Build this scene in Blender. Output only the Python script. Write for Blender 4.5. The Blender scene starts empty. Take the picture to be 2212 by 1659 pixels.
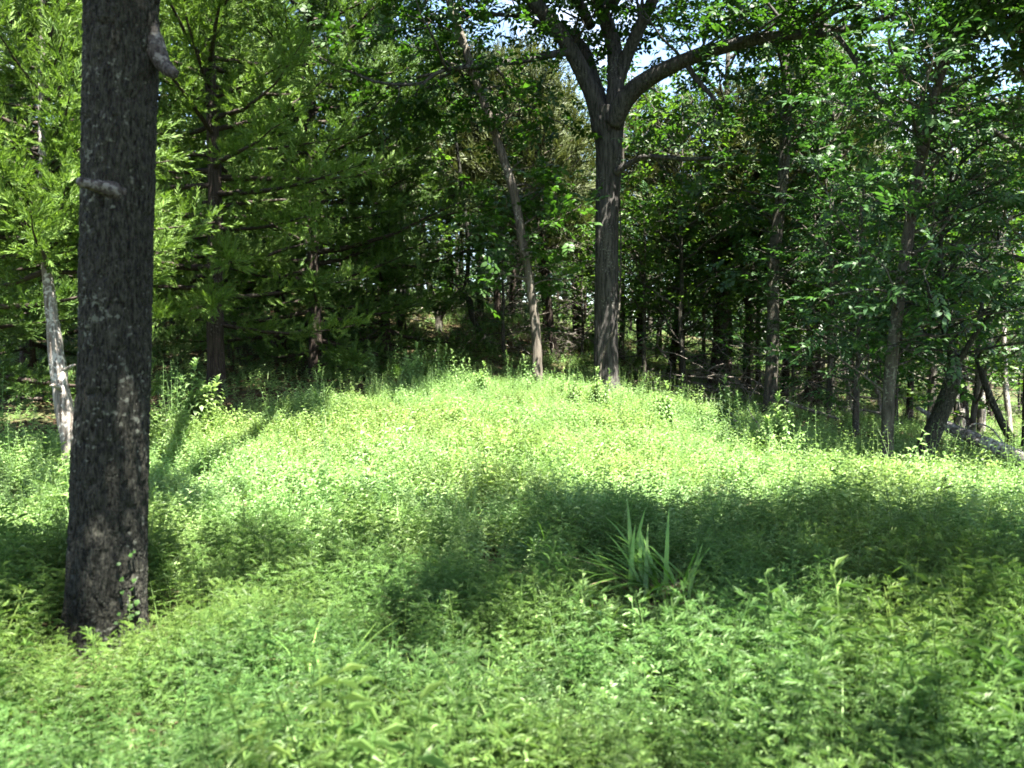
import bpy, math, random
import numpy as np
from mathutils import Vector

rng = np.random.default_rng(11)
random.seed(11)
sc = bpy.context.scene
COL = sc.collection

# ------------------------------------------------------------------ camera
IMW, IMH = 2212.0, 1659.0            # photograph as measured
HFOV = math.radians(60.0)
FP = (IMW / 2) / math.tan(HFOV / 2)
PITCH = math.radians(-2.0)
CAMZ = 1.6
cam_data = bpy.data.cameras.new('camera')
cam = bpy.data.objects.new('camera', cam_data)
COL.objects.link(cam)
cam.location = (0, 0, CAMZ)
cam.rotation_euler = (math.pi / 2 + PITCH, 0, 0)
cam_data.sensor_fit = 'HORIZONTAL'
cam_data.angle = HFOV
cam_data.clip_start = 0.05
cam_data.clip_end = 900
cam_data.dof.use_dof = True
cam_data.dof.focus_distance = 15.0
cam_data.dof.aperture_fstop = (cam_data.lens / 1000) / 0.0115
sc.camera = cam

# ------------------------------------------------------------------ sun and sky
SUN_EL = math.radians(64)
SUN_H = np.array([0.50, -0.866])     # the sun stands behind the viewer's right shoulder
SUN = np.array([SUN_H[0] * math.cos(SUN_EL), SUN_H[1] * math.cos(SUN_EL), math.sin(SUN_EL)])
sun_data = bpy.data.lights.new('sun', 'SUN')
sun_data.energy = 5.0
sun_data.angle = math.radians(0.53)
sun_data.color = (1.0, 0.95, 0.87)
sun = bpy.data.objects.new('sun', sun_data)
COL.objects.link(sun)
sun.rotation_euler = Vector(SUN).to_track_quat('Z', 'Y').to_euler()
sun.location = (20, -30, 60)

world = bpy.data.worlds.new('World')
sc.world = world
world.use_nodes = True
wn = world.node_tree.nodes
wl = world.node_tree.links
wn.clear()
w_out = wn.new('ShaderNodeOutputWorld')
w_bg = wn.new('ShaderNodeBackground')
w_bg.inputs['Strength'].default_value = 0.05
w_sky = wn.new('ShaderNodeTexSky')
w_sky.sky_type = 'NISHITA'
w_sky.sun_disc = False
w_sky.sun_elevation = SUN_EL
w_sky.sun_rotation = math.atan2(SUN_H[0], SUN_H[1])
w_tc = wn.new('ShaderNodeTexCoord')
w_no = wn.new('ShaderNodeTexNoise')
w_no.inputs['Scale'].default_value = 3.2
w_no.inputs['Detail'].default_value = 7
w_no.inputs['Roughness'].default_value = 0.55
w_rp = wn.new('ShaderNodeValToRGB')
w_rp.color_ramp.elements[0].position = 0.54
w_rp.color_ramp.elements[1].position = 0.70
w_mx = wn.new('ShaderNodeMix')
w_mx.data_type = 'RGBA'
w_mx.inputs[7].default_value = (5.5, 5.6, 5.8, 1)
wl.new(w_tc.outputs['Generated'], w_no.inputs['Vector'])
wl.new(w_no.outputs['Fac'], w_rp.inputs['Fac'])
wl.new(w_rp.outputs['Color'], w_mx.inputs[0])
wl.new(w_sky.outputs['Color'], w_mx.inputs[6])
wl.new(w_mx.outputs[2], w_bg.inputs['Color'])
wl.new(w_bg.outputs['Background'], w_out.inputs['Surface'])

sc.view_settings.view_transform = 'Standard'
sc.view_settings.look = 'None'
sc.view_settings.gamma = 1
sc.view_settings.use_curve_mapping = False
sc.view_settings.exposure = 3.5

sc.render.engine = 'CYCLES'
sc.cycles.max_bounces = 8
sc.cycles.diffuse_bounces = 4
sc.cycles.glossy_bounces = 2
sc.cycles.transmission_bounces = 4
sc.cycles.caustics_reflective = False
sc.cycles.caustics_refractive = False
sc.cycles.sample_clamp_indirect = 6
sc.cycles.use_denoising = True
sc.cycles.pixel_filter_type = 'BLACKMAN_HARRIS'
sc.cycles.filter_width = 1.7


# ------------------------------------------------------------------ helpers
def at(px, py, d):
    """World point seen at photo pixel (px, py), d metres in front of the viewer."""
    u = (px - IMW / 2) / FP
    v = (IMH / 2 - py) / FP
    cp, sp = math.cos(PITCH), math.sin(PITCH)
    x, y, z = u, cp - v * sp, sp + v * cp
    t = d / y
    return np.array([x * t, d, CAMZ + z * t])


def unit(v):
    v = np.asarray(v, float)
    return v / (np.linalg.norm(v, axis=-1, keepdims=True) + 1e-9)


CTRL = [(0, 2, 0), (-3, 3, 0), (3, 3, 0), (-6, -4, 0.1), (6, -4, -0.1), (0, -4, 0), (0, 6, 0.02), (0, 9.5, 0.12)]
for px, py, d, off in [(228, 1375, 5.2, 0.06), (1310, 845, 18.4, .12), (1160, 825, 17, .1), (155, 1000, 9.5, .15),
                       (470, 845, 15, .1), (1665, 885, 19, .1), (1915, 1005, 12, .12), (1986, 1008, 12, .12),
                       (950, 705, 25, .1), (870, 665, 28, 0), (2110, 905, 30, 0), (1800, 900, 26, 0),
                       (1245, 740, 30, 0), (60, 850, 16, 0), (30, 775, 24, 0), (2200, 1200, 7, .1), (700, 800, 20, .1),
                       (1900, 1100, 8.5, .15)]:
    p = at(px, py, d)
    CTRL.append((p[0], p[1], p[2] - off))
CTRL += [(-30, 40, 4.0), (0, 46, 4.3), (30, 45, -1.6), (40, 10, -1.2), (-28, 5, 2.0), (20, -22, -.6), (-20, -22, .5)]
CTRL = np.array(CTRL, float)


def _U(r2):
    return 0.5 * r2 * np.log(r2 + 1e-9)


def _fit():
    n = len(CTRL)
    P = CTRL[:, :2]
    K = _U(((P[:, None] - P[None]) ** 2).sum(-1)) + np.eye(n) * 1.0
    A = np.zeros((n + 3, n + 3))
    A[:n, :n] = K
    A[:n, n] = 1
    A[:n, n + 1:] = P
    A[n, :n] = 1
    A[n + 1:, :n] = P.T
    return np.linalg.solve(A, np.concatenate([CTRL[:, 2], np.zeros(3)]))


_W = _fit()


def ground(x, y):
    x = np.atleast_1d(np.asarray(x, float))
    y = np.atleast_1d(np.asarray(y, float))
    r = np.hypot(x, y)
    k = np.minimum(1, 48 / np.maximum(r, 1e-6))
    X, Y = x * k, y * k
    n = len(CTRL)
    z = _W[n] + _W[n + 1] * X + _W[n + 2] * Y
    for i in range(n):
        z = z + _W[i] * _U((X - CTRL[i, 0]) ** 2 + (Y - CTRL[i, 1]) ** 2)
    z = z + 0.05 * np.sin(x * 1.3 + 2 * np.sin(y * .7)) * np.sin(y * 1.1 + 1) * np.clip(r / 8, 0, 1)
    return z


print('ground residual', [round(float(ground(c[0], c[1])[0] - c[2]), 2) for c in CTRL])


def g1(x, y):
    return float(ground(x, y)[0])


def mesh_from(name, V, F3=None, F4=None, mat=None, smooth=False):
    me = bpy.data.meshes.new(name)
    V = np.asarray(V, np.float32)
    me.vertices.add(len(V))
    me.vertices.foreach_set('co', V.ravel())
    li, st = [], []
    off = 0
    for F, k in ((F3, 3), (F4, 4)):
        if F is not None and len(F):
            F = np.asarray(F, np.int32)
            li.append(F.ravel())
            st.append(off + np.arange(len(F), dtype=np.int32) * k)
            off += F.size
    li = np.concatenate(li)
    st = np.concatenate(st)
    me.loops.add(len(li))
    me.loops.foreach_set('vertex_index', li)
    me.polygons.add(len(st))
    me.polygons.foreach_set('loop_start', st)
    me.polygons.foreach_set('use_smooth', np.full(len(st), smooth, dtype=bool))
    if mat:
        me.materials.append(mat)
    me.update(calc_edges=True)
    return me


def obj(name, me, parent=None, kind=None, loc=None):
    o = bpy.data.objects.new(name, me)
    COL.objects.link(o)
    if parent is not None:
        o.parent = parent
    if kind:
        o['kind'] = kind
    if loc is not None:
        o.location = loc
    return o


def thing(name, label, cat, loc=(0, 0, 0), group=None):
    o = bpy.data.objects.new(name, None)
    o.empty_display_size = 0.2
    COL.objects.link(o)
    o.location = loc
    o['label'] = label
    o['category'] = cat
    if group:
        o['group'] = group
    return o


def copy_thing(src, loc, rot, scale, label=None, group=None):
    r = src.copy()
    COL.objects.link(r)
    r.location = loc
    r.rotation_euler = rot
    r.scale = scale
    if label:
        r['label'] = label
    if group:
        r['group'] = group
    for ch in list(src.children):
        c = ch.copy()
        COL.objects.link(c)
        c.parent = r
        for g in list(ch.children):
            d = g.copy()
            COL.objects.link(d)
            d.parent = c
    return r


class MB:
    """collects tubes and faces for one mesh"""

    def __init__(s):
        s.v, s.t, s.q, s.n = [], [], [], 0

    def add(s, V, F3=None, F4=None):
        s.v.append(np.asarray(V, float))
        if F3 is not None and len(F3):
            s.t.append(np.asarray(F3) + s.n)
        if F4 is not None and len(F4):
            s.q.append(np.asarray(F4) + s.n)
        s.n += len(V)

    def tube(s, pts, rad, sides=6, cap=True):
        V, F4, F3 = tube(pts, rad, sides, cap)
        s.add(V, F3, F4)

    def mesh(s, name, mat, smooth=True, origin=(0, 0, 0)):
        V = np.concatenate(s.v) - np.asarray(origin)
        return mesh_from(name, V, np.concatenate(s.t) if s.t else None, np.concatenate(s.q) if s.q else None, mat, smooth)


def tube(pts, rad, sides=6, cap=True):
    pts = np.asarray(pts, float)
    rad = np.broadcast_to(np.asarray(rad, float), (len(pts),))
    T = unit(np.gradient(pts, axis=0))
    ref = np.array([0, 0, 1.]) if abs(T[0, 2]) < .9 else np.array([1., 0, 0])
    N = np.zeros_like(pts)
    n = ref - T[0] * ref.dot(T[0])
    n /= np.linalg.norm(n)
    for i in range(len(pts)):
        n = n - T[i] * n.dot(T[i])
        n /= np.linalg.norm(n) + 1e-9
        N[i] = n
    B = np.cross(T, N)
    a = np.arange(sides) / sides * 2 * math.pi
    V = pts[:, None] + rad[:, None, None] * (np.cos(a)[None, :, None] * N[:, None] + np.sin(a)[None, :, None] * B[:, None])
    m = len(pts)
    i, j = np.meshgrid(np.arange(m - 1), np.arange(sides), indexing='ij')
    k = (j + 1) % sides
    F4 = np.stack([i * sides + j, i * sides + k, (i + 1) * sides + k, (i + 1) * sides + j], -1).reshape(-1, 4)
    V = V.reshape(-1, 3)
    F3 = None
    if cap:
        V = np.vstack([V, pts[-1] + T[-1] * rad[-1] * .3, pts[0]])
        jj = np.arange(sides)
        e = (m - 1) * sides
        F3 = np.concatenate([np.stack([e + jj, e + (jj + 1) % sides, np.full(sides, m * sides)], -1),
                             np.stack([(jj + 1) % sides, jj, np.full(sides, m * sides + 1)], -1)])
    return V, F4, F3


def spline(pts, n):
    """Catmull-Rom through pts, n samples"""
    P = np.asarray(pts, float)
    P = np.vstack([2 * P[0] - P[1], P, 2 * P[-1] - P[-2]])
    m = len(P) - 3
    u = np.linspace(0, m, n)
    i = np.minimum(u.astype(int), m - 1)
    t = (u - i)[:, None] if P.ndim == 2 else (u - i)
    p0, p1, p2, p3 = P[i], P[i + 1], P[i + 2], P[i + 3]
    return .5 * (2 * p1 + (p2 - p0) * t + (2 * p0 - 5 * p1 + 4 * p2 - p3) * t ** 2 + (3 * p1 - p0 - 3 * p2 + p3) * t ** 3)


def vnoise(u, v, nu, seed, nv=512):
    """value noise; u in turns (wraps), v in cells"""
    G = np.random.default_rng(seed).random((nu, nv))
    a = (u % 1.0) * nu
    i = np.floor(a).astype(int)
    f = a - i
    f = f * f * (3 - 2 * f)
    j = np.floor(v).astype(int)
    g = v - j
    g = g * g * (3 - 2 * g)
    i0, i1, j0, j1 = i % nu, (i + 1) % nu, j % nv, (j + 1) % nv
    return (G[i0, j0] * (1 - f) + G[i1, j0] * f) * (1 - g) + (G[i0, j1] * (1 - f) + G[i1, j1] * f) * g


def bark_tube(pts, rad, sides, depth, nu, cell, seed, flare=0.0):
    """tube with ridged bark as real relief; cell = ridge length in metres"""
    V, F4, F3 = tube(pts, rad, sides, True)
    pts = np.asarray(pts, float)
    m = len(pts)
    L = np.concatenate([[0], np.cumsum(np.linalg.norm(np.diff(pts, axis=0), axis=1))])
    u = np.tile(np.arange(sides) / sides, (m, 1))
    vv = np.repeat(L[:, None], sides, 1)
    warp = .6 * vnoise(u, vv / cell * .8, 9, seed + 5) / nu
    n1 = vnoise(u + warp, vv / cell, nu, seed)
    n2 = vnoise(u + warp * 2, vv / cell * 2.7, nu * 2 + 1, seed + 1)
    n3 = vnoise(u, vv / .6, 5, seed + 2)
    rid = 1 - np.abs(2 * n1 - 1)
    crack = np.clip((np.abs(2 * n1 - 1)) * 2.6, 0, 1)
    d = depth * (crack * 1.0 + .55 * n2 - 1.0) + (n3 - .5) * depth * 1.6
    if flare:
        lobes = .5 + .5 * np.cos(2 * math.pi * (u * 5 + .13))
        d = d + flare * np.exp(-vv / .28) * (.45 + .8 * lobes)
    C = np.repeat(pts[:, None], sides, 1)
    P = V[:m * sides].reshape(m, sides, 3)
    P = P + unit(P - C) * d[..., None]
    V = np.vstack([P.reshape(-1, 3), V[m * sides:]])
    return V, F4, F3


# ------------------------------------------------------------------ materials
def nt(name):
    m = bpy.data.materials.new(name)
    m.use_nodes = True
    n = m.node_tree.nodes
    n.clear()
    return m, n, m.node_tree.links


def leaf_mat(name, dark, light, trans, tf=.42, rough=.5, spec=.35, patch=None):
    m, n, l = nt(name)
    out = n.new('ShaderNodeOutputMaterial')
    geo = n.new('ShaderNodeNewGeometry')
    rp = n.new('ShaderNodeValToRGB')
    rp.color_ramp.elements[0].color = (*dark, 1)
    rp.color_ramp.elements[1].color = (*light, 1)
    l.new(geo.outputs['Random Per Island'], rp.inputs['Fac'])
    colr = rp.outputs['Color']
    oi = n.new('ShaderNodeObjectInfo')
    hs = n.new('ShaderNodeHueSaturation')
    mr = n.new('ShaderNodeMapRange')
    mr.inputs['To Min'].default_value = .78
    mr.inputs['To Max'].default_value = 1.22
    l.new(oi.outputs['Random'], mr.inputs['Value'])
    l.new(mr.outputs['Result'], hs.inputs['Value'])
    l.new(colr, hs.inputs['Color'])
    colr = hs.outputs['Color']
    if patch:
        tc = n.new('ShaderNodeNewGeometry')
        no = n.new('ShaderNodeTexNoise')
        no.inputs['Scale'].default_value = .55
        no.inputs['Detail'].default_value = 3
        l.new(tc.outputs['Position'], no.inputs['Vector'])
        r2 = n.new('ShaderNodeValToRGB')
        r2.color_ramp.elements[0].position = .42
        r2.color_ramp.elements[1].position = .62
        l.new(no.outputs['Fac'], r2.inputs['Fac'])
        mx = n.new('ShaderNodeMix')
        mx.data_type = 'RGBA'
        mx.blend_type = 'MULTIPLY'
        mx.inputs[7].default_value = (*patch, 1)
        l.new(r2.outputs['Color'], mx.inputs[0])
        l.new(colr, mx.inputs[6])
        colr = mx.outputs[2]
    pb = n.new('ShaderNodeBsdfPrincipled')
    pb.inputs['Roughness'].default_value = rough
    pb.inputs['Specular IOR Level'].default_value = spec
    l.new(colr, pb.inputs['Base Color'])
    tr = n.new('ShaderNodeBsdfTranslucent')
    tm = n.new('ShaderNodeMix')
    tm.data_type = 'RGBA'
    tm.blend_type = 'MULTIPLY'
    tm.inputs[0].default_value = 1
    tm.inputs[7].default_value = (*trans, 1)
    l.new(colr, tm.inputs[6])
    l.new(tm.outputs[2], tr.inputs['Color'])
    ms = n.new('ShaderNodeMixShader')
    ms.inputs['Fac'].default_value = tf
    l.new(pb.outputs['BSDF'], ms.inputs[1])
    l.new(tr.outputs['BSDF'], ms.inputs[2])
    l.new(ms.outputs['Shader'], out.inputs['Surface'])
    return m


def bark_mat(name, dark, light, lichen, lich=.62, sx=14, sz=2.2, bump=.6, dist=.03, moss=None):
    m, n, l = nt(name)
    out = n.new('ShaderNodeOutputMaterial')
    pb = n.new('ShaderNodeBsdfPrincipled')
    pb.inputs['Roughness'].default_value = .88
    pb.inputs['Specular IOR Level'].default_value = .2
    tc = n.new('ShaderNodeTexCoord')
    mp = n.new('ShaderNodeMapping')
    mp.inputs['Scale'].default_value = (sx, sx, sz)
    l.new(tc.outputs['Object'], mp.inputs['Vector'])
    no = n.new('ShaderNodeTexNoise')
    no.inputs['Scale'].default_value = 1.0
    no.inputs['Detail'].default_value = 6
    no.inputs['Roughness'].default_value = .65
    l.new(mp.outputs['Vector'], no.inputs['Vector'])
    rp = n.new('ShaderNodeValToRGB')
    rp.color_ramp.elements[0].color = (*dark, 1)
    rp.color_ramp.elements[0].position = .38
    rp.color_ramp.elements[1].color = (*light, 1)
    rp.color_ramp.elements[1].position = .66
    l.new(no.outputs['Fac'], rp.inputs['Fac'])
    n2 = n.new('ShaderNodeTexNoise')
    n2.inputs['Scale'].default_value = 26
    n2.inputs['Detail'].default_value = 4
    l.new(tc.outputs['Object'], n2.inputs['Vector'])
    n3 = n.new('ShaderNodeTexNoise')
    n3.inputs['Scale'].default_value = 1.8
    l.new(tc.outputs['Object'], n3.inputs['Vector'])
    ad = n.new('ShaderNodeMath')
    ad.operation = 'MULTIPLY_ADD'
    ad.inputs[1].default_value = .5
    l.new(n3.outputs['Fac'], ad.inputs[0])
    hf = n.new('ShaderNodeMath')
    hf.operation = 'MULTIPLY'
    hf.inputs[1].default_value = .72
    l.new(n2.outputs['Fac'], hf.inputs[0])
    l.new(hf.outputs[0], ad.inputs[2])
    r2 = n.new('ShaderNodeValToRGB')
    r2.color_ramp.elements[0].position = lich
    r2.color_ramp.elements[1].position = lich + .06
    l.new(ad.outputs[0], r2.inputs['Fac'])
    mx = n.new('ShaderNodeMix')
    mx.data_type = 'RGBA'
    mx.inputs[7].default_value = (*lichen, 1)
    l.new(r2.outputs['Color'], mx.inputs[0])
    l.new(rp.outputs['Color'], mx.inputs[6])
    l.new(mx.outputs[2], pb.inputs['Base Color'])
    bp = n.new('ShaderNodeBump')
    bp.inputs['Strength'].default_value = bump
    bp.inputs['Distance'].default_value = dist
    l.new(no.outputs['Fac'], bp.inputs['Height'])
    l.new(bp.outputs['Normal'], pb.inputs['Normal'])
    l.new(pb.outputs['BSDF'], out.inputs['Surface'])
    return m


def ground_mat():
    m, n, l = nt('forest_soil')
    out = n.new('ShaderNodeOutputMaterial')
    pb = n.new('ShaderNodeBsdfPrincipled')
    pb.inputs['Roughness'].default_value = .95
    pb.inputs['Specular IOR Level'].default_value = .1
    g = n.new('ShaderNodeNewGeometry')
    no = n.new('ShaderNodeTexNoise')
    no.inputs['Scale'].default_value = 9
    no.inputs['Detail'].default_value = 8
    no.inputs['Roughness'].default_value = .7
    l.new(g.outputs['Position'], no.inputs['Vector'])
    rp = n.new('ShaderNodeValToRGB')
    e = rp.color_ramp.elements
    e[0].position, e[0].color = .35, (.022, .016, .010, 1)
    e[1].position, e[1].color = .7, (.12, .085, .05, 1)
    x = e.new(.52)
    x.color = (.05, .042, .02, 1)
    l.new(no.outputs['Fac'], rp.inputs['Fac'])
    n2 = n.new('ShaderNodeTexNoise')
    n2.inputs['Scale'].default_value = .35
    n2.inputs['Detail'].default_value = 5
    l.new(g.outputs['Position'], n2.inputs['Vector'])
    r2 = n.new('ShaderNodeValToRGB')
    r2.color_ramp.elements[0].position = .45
    r2.color_ramp.elements[1].position = .62
    l.new(n2.outputs['Fac'], r2.inputs['Fac'])
    mx = n.new('ShaderNodeMix')
    mx.data_type = 'RGBA'
    mx.inputs[7].default_value = (.03, .055, .014, 1)
    l.new(r2.outputs['Color'], mx.inputs[0])
    l.new(rp.outputs['Color'], mx.inputs[6])
    l.new(mx.outputs[2], pb.inputs['Base Color'])
    bp = n.new('ShaderNodeBump')
    bp.inputs['Strength'].default_value = .8
    bp.inputs['Distance'].default_value = .05
    l.new(no.outputs['Fac'], bp.inputs['Height'])
    l.new(bp.outputs['Normal'], pb.inputs['Normal'])
    l.new(pb.outputs['BSDF'], out.inputs['Surface'])
    return m


M = {}
M['oak'] = leaf_mat('oak_leaf', (.017, .047, .008), (.044, .098, .016), (1.5, 1.7, .7), tf=.42)
M['hickory'] = leaf_mat('hickory_leaf', (.014, .043, .012), (.040, .088, .023), (1.4, 1.6, .7), tf=.36, spec=.32, rough=.5)
M['light_leaf'] = leaf_mat('light_leaf', (.028, .066, .010), (.068, .125, .018), (1.5, 1.6, .7), tf=.46)
M['cedar'] = leaf_mat('cedar_needle', (.036, .074, .014), (.105, .165, .032), (1.2, 1.3, .6), tf=.32, spec=.2)
M['shaded_cedar'] = leaf_mat('shaded_cedar_needle', (.024, .054, .011), (.068, .118, .024), (1.2, 1.3, .6), tf=.30, spec=.2)  # darker copy of the cedar colour, with shade put into it
M['dull_cedar'] = leaf_mat('dull_cedar_needle', (.030, .042, .015), (.066, .080, .028), (1.1, 1.1, .6), tf=.25, spec=.2)
M['herb'] = leaf_mat('herb_leaf', (.120, .215, .070), (.214, .325, .132), (1.25, 1.3, .8), tf=.42, spec=.45, patch=(1.0, .90, .75))
M['lobed'] = leaf_mat('lobed_herb_leaf', (.043, .102, .026), (.098, .175, .048), (1.2, 1.35, .75), tf=.42, spec=.3, patch=(1.15, .95, .75))
M['blade'] = leaf_mat('grass_blade', (.060, .135, .025), (.140, .220, .050), (1.2, 1.3, .6), tf=.35, spec=.35)
M['iris'] = leaf_mat('iris_blade', (.058, .142, .022), (.125, .240, .040), (1.2, 1.4, .6), tf=.38, spec=.4, rough=.4)
M['straw'] = leaf_mat('dry_blade', (.30, .25, .11), (.55, .48, .25), (1, .95, .7), tf=.3, spec=.2)
M['litter'] = leaf_mat('dry_litter', (.022, .015, .008), (.09, .06, .034), (1, .8, .5), tf=.15, spec=.15)
M['stem'] = leaf_mat('herb_stem', (.05, .08, .02), (.12, .14, .05), (1, 1, 1), tf=.1)
M['dark_bark'] = bark_mat('dark_ridged_bark', (.0028, .0028, .0018), (.040, .040, .029), (.10, .105, .082), lich=.70, sx=64, sz=20, bump=.9, dist=.02)
M['oak_bark'] = bark_mat('grey_oak_bark', (.015, .0135, .0125), (.072, .067, .060), (.11, .11, .095), lich=.72, sx=22, sz=3)
M['grey_bark'] = bark_mat('grey_bark', (.018, .016, .012), (.070, .063, .049), (.11, .11, .085), lich=.66, sx=16, sz=3)
M['mid_bark'] = bark_mat('mid_bark', (.03, .025, .019), (.12, .105, .084), (.20, .19, .16), lich=.72, sx=30, sz=2.5)
M['pale_bark'] = bark_mat('pale_bark', (.06, .048, .038), (.24, .22, .195), (.31, .30, .27), lich=.64, sx=30, sz=2.5)
M['cedar_bark'] = bark_mat('red_cedar_bark', (.010, .0075, .0055), (.045, .033, .025), (.07, .062, .05), lich=.68, sx=34, sz=1.8)
M['dead_wood'] = bark_mat('dead_wood', (.06, .05, .04), (.19, .165, .135), (.24, .23, .2), lich=.68, sx=30, sz=6)
M['log'] = bark_mat('log_bark', (.05, .044, .038), (.20, .18, .16), (.27, .27, .24), lich=.64, sx=14, sz=14)

# ------------------------------------------------------------------ ground
gx = np.concatenate([-np.geomspace(260, 26, 14), np.linspace(-25, 25, 126), np.geomspace(26, 260, 14)])
gy = np.concatenate([-np.geomspace(260, 11, 14), np.linspace(-10, 48, 146), np.geomspace(49, 300, 12)])
GX, GY = np.meshgrid(gx, gy)
GZ = ground(GX.ravel(), GY.ravel())
nx, ny = len(gx), len(gy)
ii, jj = np.meshgrid(np.arange(ny - 1), np.arange(nx - 1), indexing='ij')
GF = np.stack([ii * nx + jj, ii * nx + jj + 1, (ii + 1) * nx + jj + 1, (ii + 1) * nx + jj], -1).reshape(-1, 4)
obj('ground', mesh_from('ground', np.stack([GX.ravel(), GY.ravel(), GZ], -1), None, GF, ground_mat(), True), kind='structure')


# ------------------------------------------------------------------ leaf sprays
def leaf6(L, W, curl=.12):
    V = np.array([[0, 0, 0], [.3, .5, .06], [.7, .42, .03], [1, 0, -curl], [.7, -.42, .03], [.3, -.5, .06]]) * [L, W, L]
    F = np.array([[0, 5, 1], [5, 4, 1], [4, 2, 1], [4, 3, 2]])
    return V, F


def leaf4(L, W, curl=.1):
    V = np.array([[0, 0, 0], [.48, .5, .07], [1, 0, -curl], [.48, -.5, .07]]) * [L, W, L]
    F = np.array([[0, 2, 1], [0, 3, 2]])
    return V, F


def rot_to(dirs, ups=None, roll=0.0, rs=None):
    """(n,3,3) frames: x along dirs, z near ups"""
    x = unit(dirs)
    n = len(x)
    up = np.tile([0, 0, 1.], (n, 1)) if ups is None else ups
    y = np.cross(up, x)
    bad = np.linalg.norm(y, axis=1) < 1e-3
    y[bad] = [0, 1, 0]
    y = unit(y)
    z = np.cross(x, y)
    return np.stack([x, y, z], -1)


def stamp(V, F, pos, R, s):
    """n copies of (V,F)"""
    n = len(pos)
    s = np.asarray(s, float).reshape(-1, 1, 1)
    P = np.einsum('nij,vj->nvi', R, V) * s + pos[:, None]
    FF = F[None] + (np.arange(n) * len(V))[:, None, None]
    return P.reshape(-1, 3), FF.reshape(-1, 3)


def make_sprig(seed, n=9, length=.34, leaf=.12, width=.5, compound=False, fine=True):
    r = np.random.default_rng(seed)
    mb_v, mb_f, off = [], [], 0
    fn = leaf6 if fine else leaf4
    for k in range(n):
        t = (k + .6) / n
        side = 1 if k % 2 else -1
        ang = side * math.radians(r.uniform(38, 72)) * (1 - .75 * (t > .93))
        L = leaf * r.uniform(.7, 1.15) * (1 if not compound else .75 + .6 * t)
        V, F = fn(L, L * width * r.uniform(.85, 1.1), r.uniform(.02, .3))
        d = np.array([[math.cos(ang), math.sin(ang), r.uniform(-.45, .15)]])
        up = unit(np.array([[r.normal(0, .28), r.normal(0, .28), 1.0]]))
        R = rot_to(d, up)
        p = np.array([[length * t, 0, -.10 * length * t * t + r.normal(0, .01)]])
        P, FF = stamp(V, F, p, R, [1.0])
        mb_v.append(P)
        mb_f.append(FF + off)
        off += len(P)
    return np.vstack(mb_v), np.vstack(mb_f)


def make_cedar_spray(seed, length=.36, n=22, droop=.08):
    """feathery plume of scale-leaf shoots"""
    r = np.random.default_rng(seed)
    vs, fs, off = [], [], 0
    for k in range(n):
        t = (k + .3) / n
        az = k * 2.4 + r.uniform(-.6, .6)
        ang = math.radians(r.uniform(18, 62) * (1 - .5 * t))
        L = length * (.40 - .24 * t) * r.uniform(.7, 1.3) + .03
        W = L * r.uniform(.17, .26)
        V = np.array([[0, 0, 0], [.4, .5, .0], [1, 0, .10], [.5, -.5, .0]]) * [L, W, L]
        d = np.array([[math.cos(ang), math.sin(ang) * math.cos(az), math.sin(ang) * math.sin(az) * .75]])
        up = unit(np.array([[r.normal(0, .6), r.normal(0, .6), 1.0]]))
        P, FF = stamp(V, np.array([[0, 2, 1], [0, 3, 2]]), np.array([[length * t, 0, droop * length * (t * t)]]), rot_to(d, up), [1.0])
        vs.append(P)
        fs.append(FF + off)
        off += len(P)
    return np.vstack(vs), np.vstack(fs)


SPRIGS = {
    'broad': [make_sprig(s, 9, .36, .135, .52, fine=True) for s in range(4)],
    'far': [make_sprig(20 + s, 8, .40, .17, .55, fine=False) for s in range(4)],
    'compound': [make_sprig(40 + s, 13, .34, .105, .38, compound=True, fine=True) for s in range(4)],
    'small': [make_sprig(60 + s, 10, .28, .08, .55, fine=False) for s in range(4)],
    'cedar': [make_cedar_spray(80 + s) for s in range(4)],
    'cedar_far': [make_cedar_spray(90 + s, .5, 16) for s in range(3)],
}


def crown_mesh(name, kind, pos, dirs, mat, scale=(.8, 1.25), upj=.35, seed=0):
    r = np.random.default_rng(seed + 1000)
    pos, dirs = np.asarray(pos), np.asarray(dirs)
    T = SPRIGS[kind]
    pick = r.integers(0, len(T), len(pos))
    vs, fs, off = [], [], 0
    for k, (V, F) in enumerate(T):
        m = pick == k
        if not m.any():
            continue
        up = unit(np.array([0, 0, 1.]) + r.normal(0, upj, (m.sum(), 3)))
        P, FF = stamp(V, F, pos[m], rot_to(dirs[m], up), r.uniform(scale[0], scale[1], m.sum()))
        vs.append(P)
        fs.append(FF + off)
        off += len(P)
    return mesh_from(name, np.vstack(vs), np.vstack(fs), None, mat, False)


def sample_path(P, t):
    t = min(max(t, 0), 1) * (len(P) - 1)
    i = min(int(t), len(P) - 2)
    f = t - i
    return P[i] * (1 - f) + P[i + 1] * f, unit(P[i + 1] - P[i])


def wobble_path(p, d, L, n, r, up=.0, bend=.18):
    """path starting at p towards d; up > 0 curves upward"""
    pts = [np.array(p, float)]
    d = unit(d)
    for k in range(n):
        d = unit(d + r.normal(0, bend, 3) * [1, 1, .7] + [0, 0, up / n])
        pts.append(pts[-1] + d * L / n)
    return np.array(pts)


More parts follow.
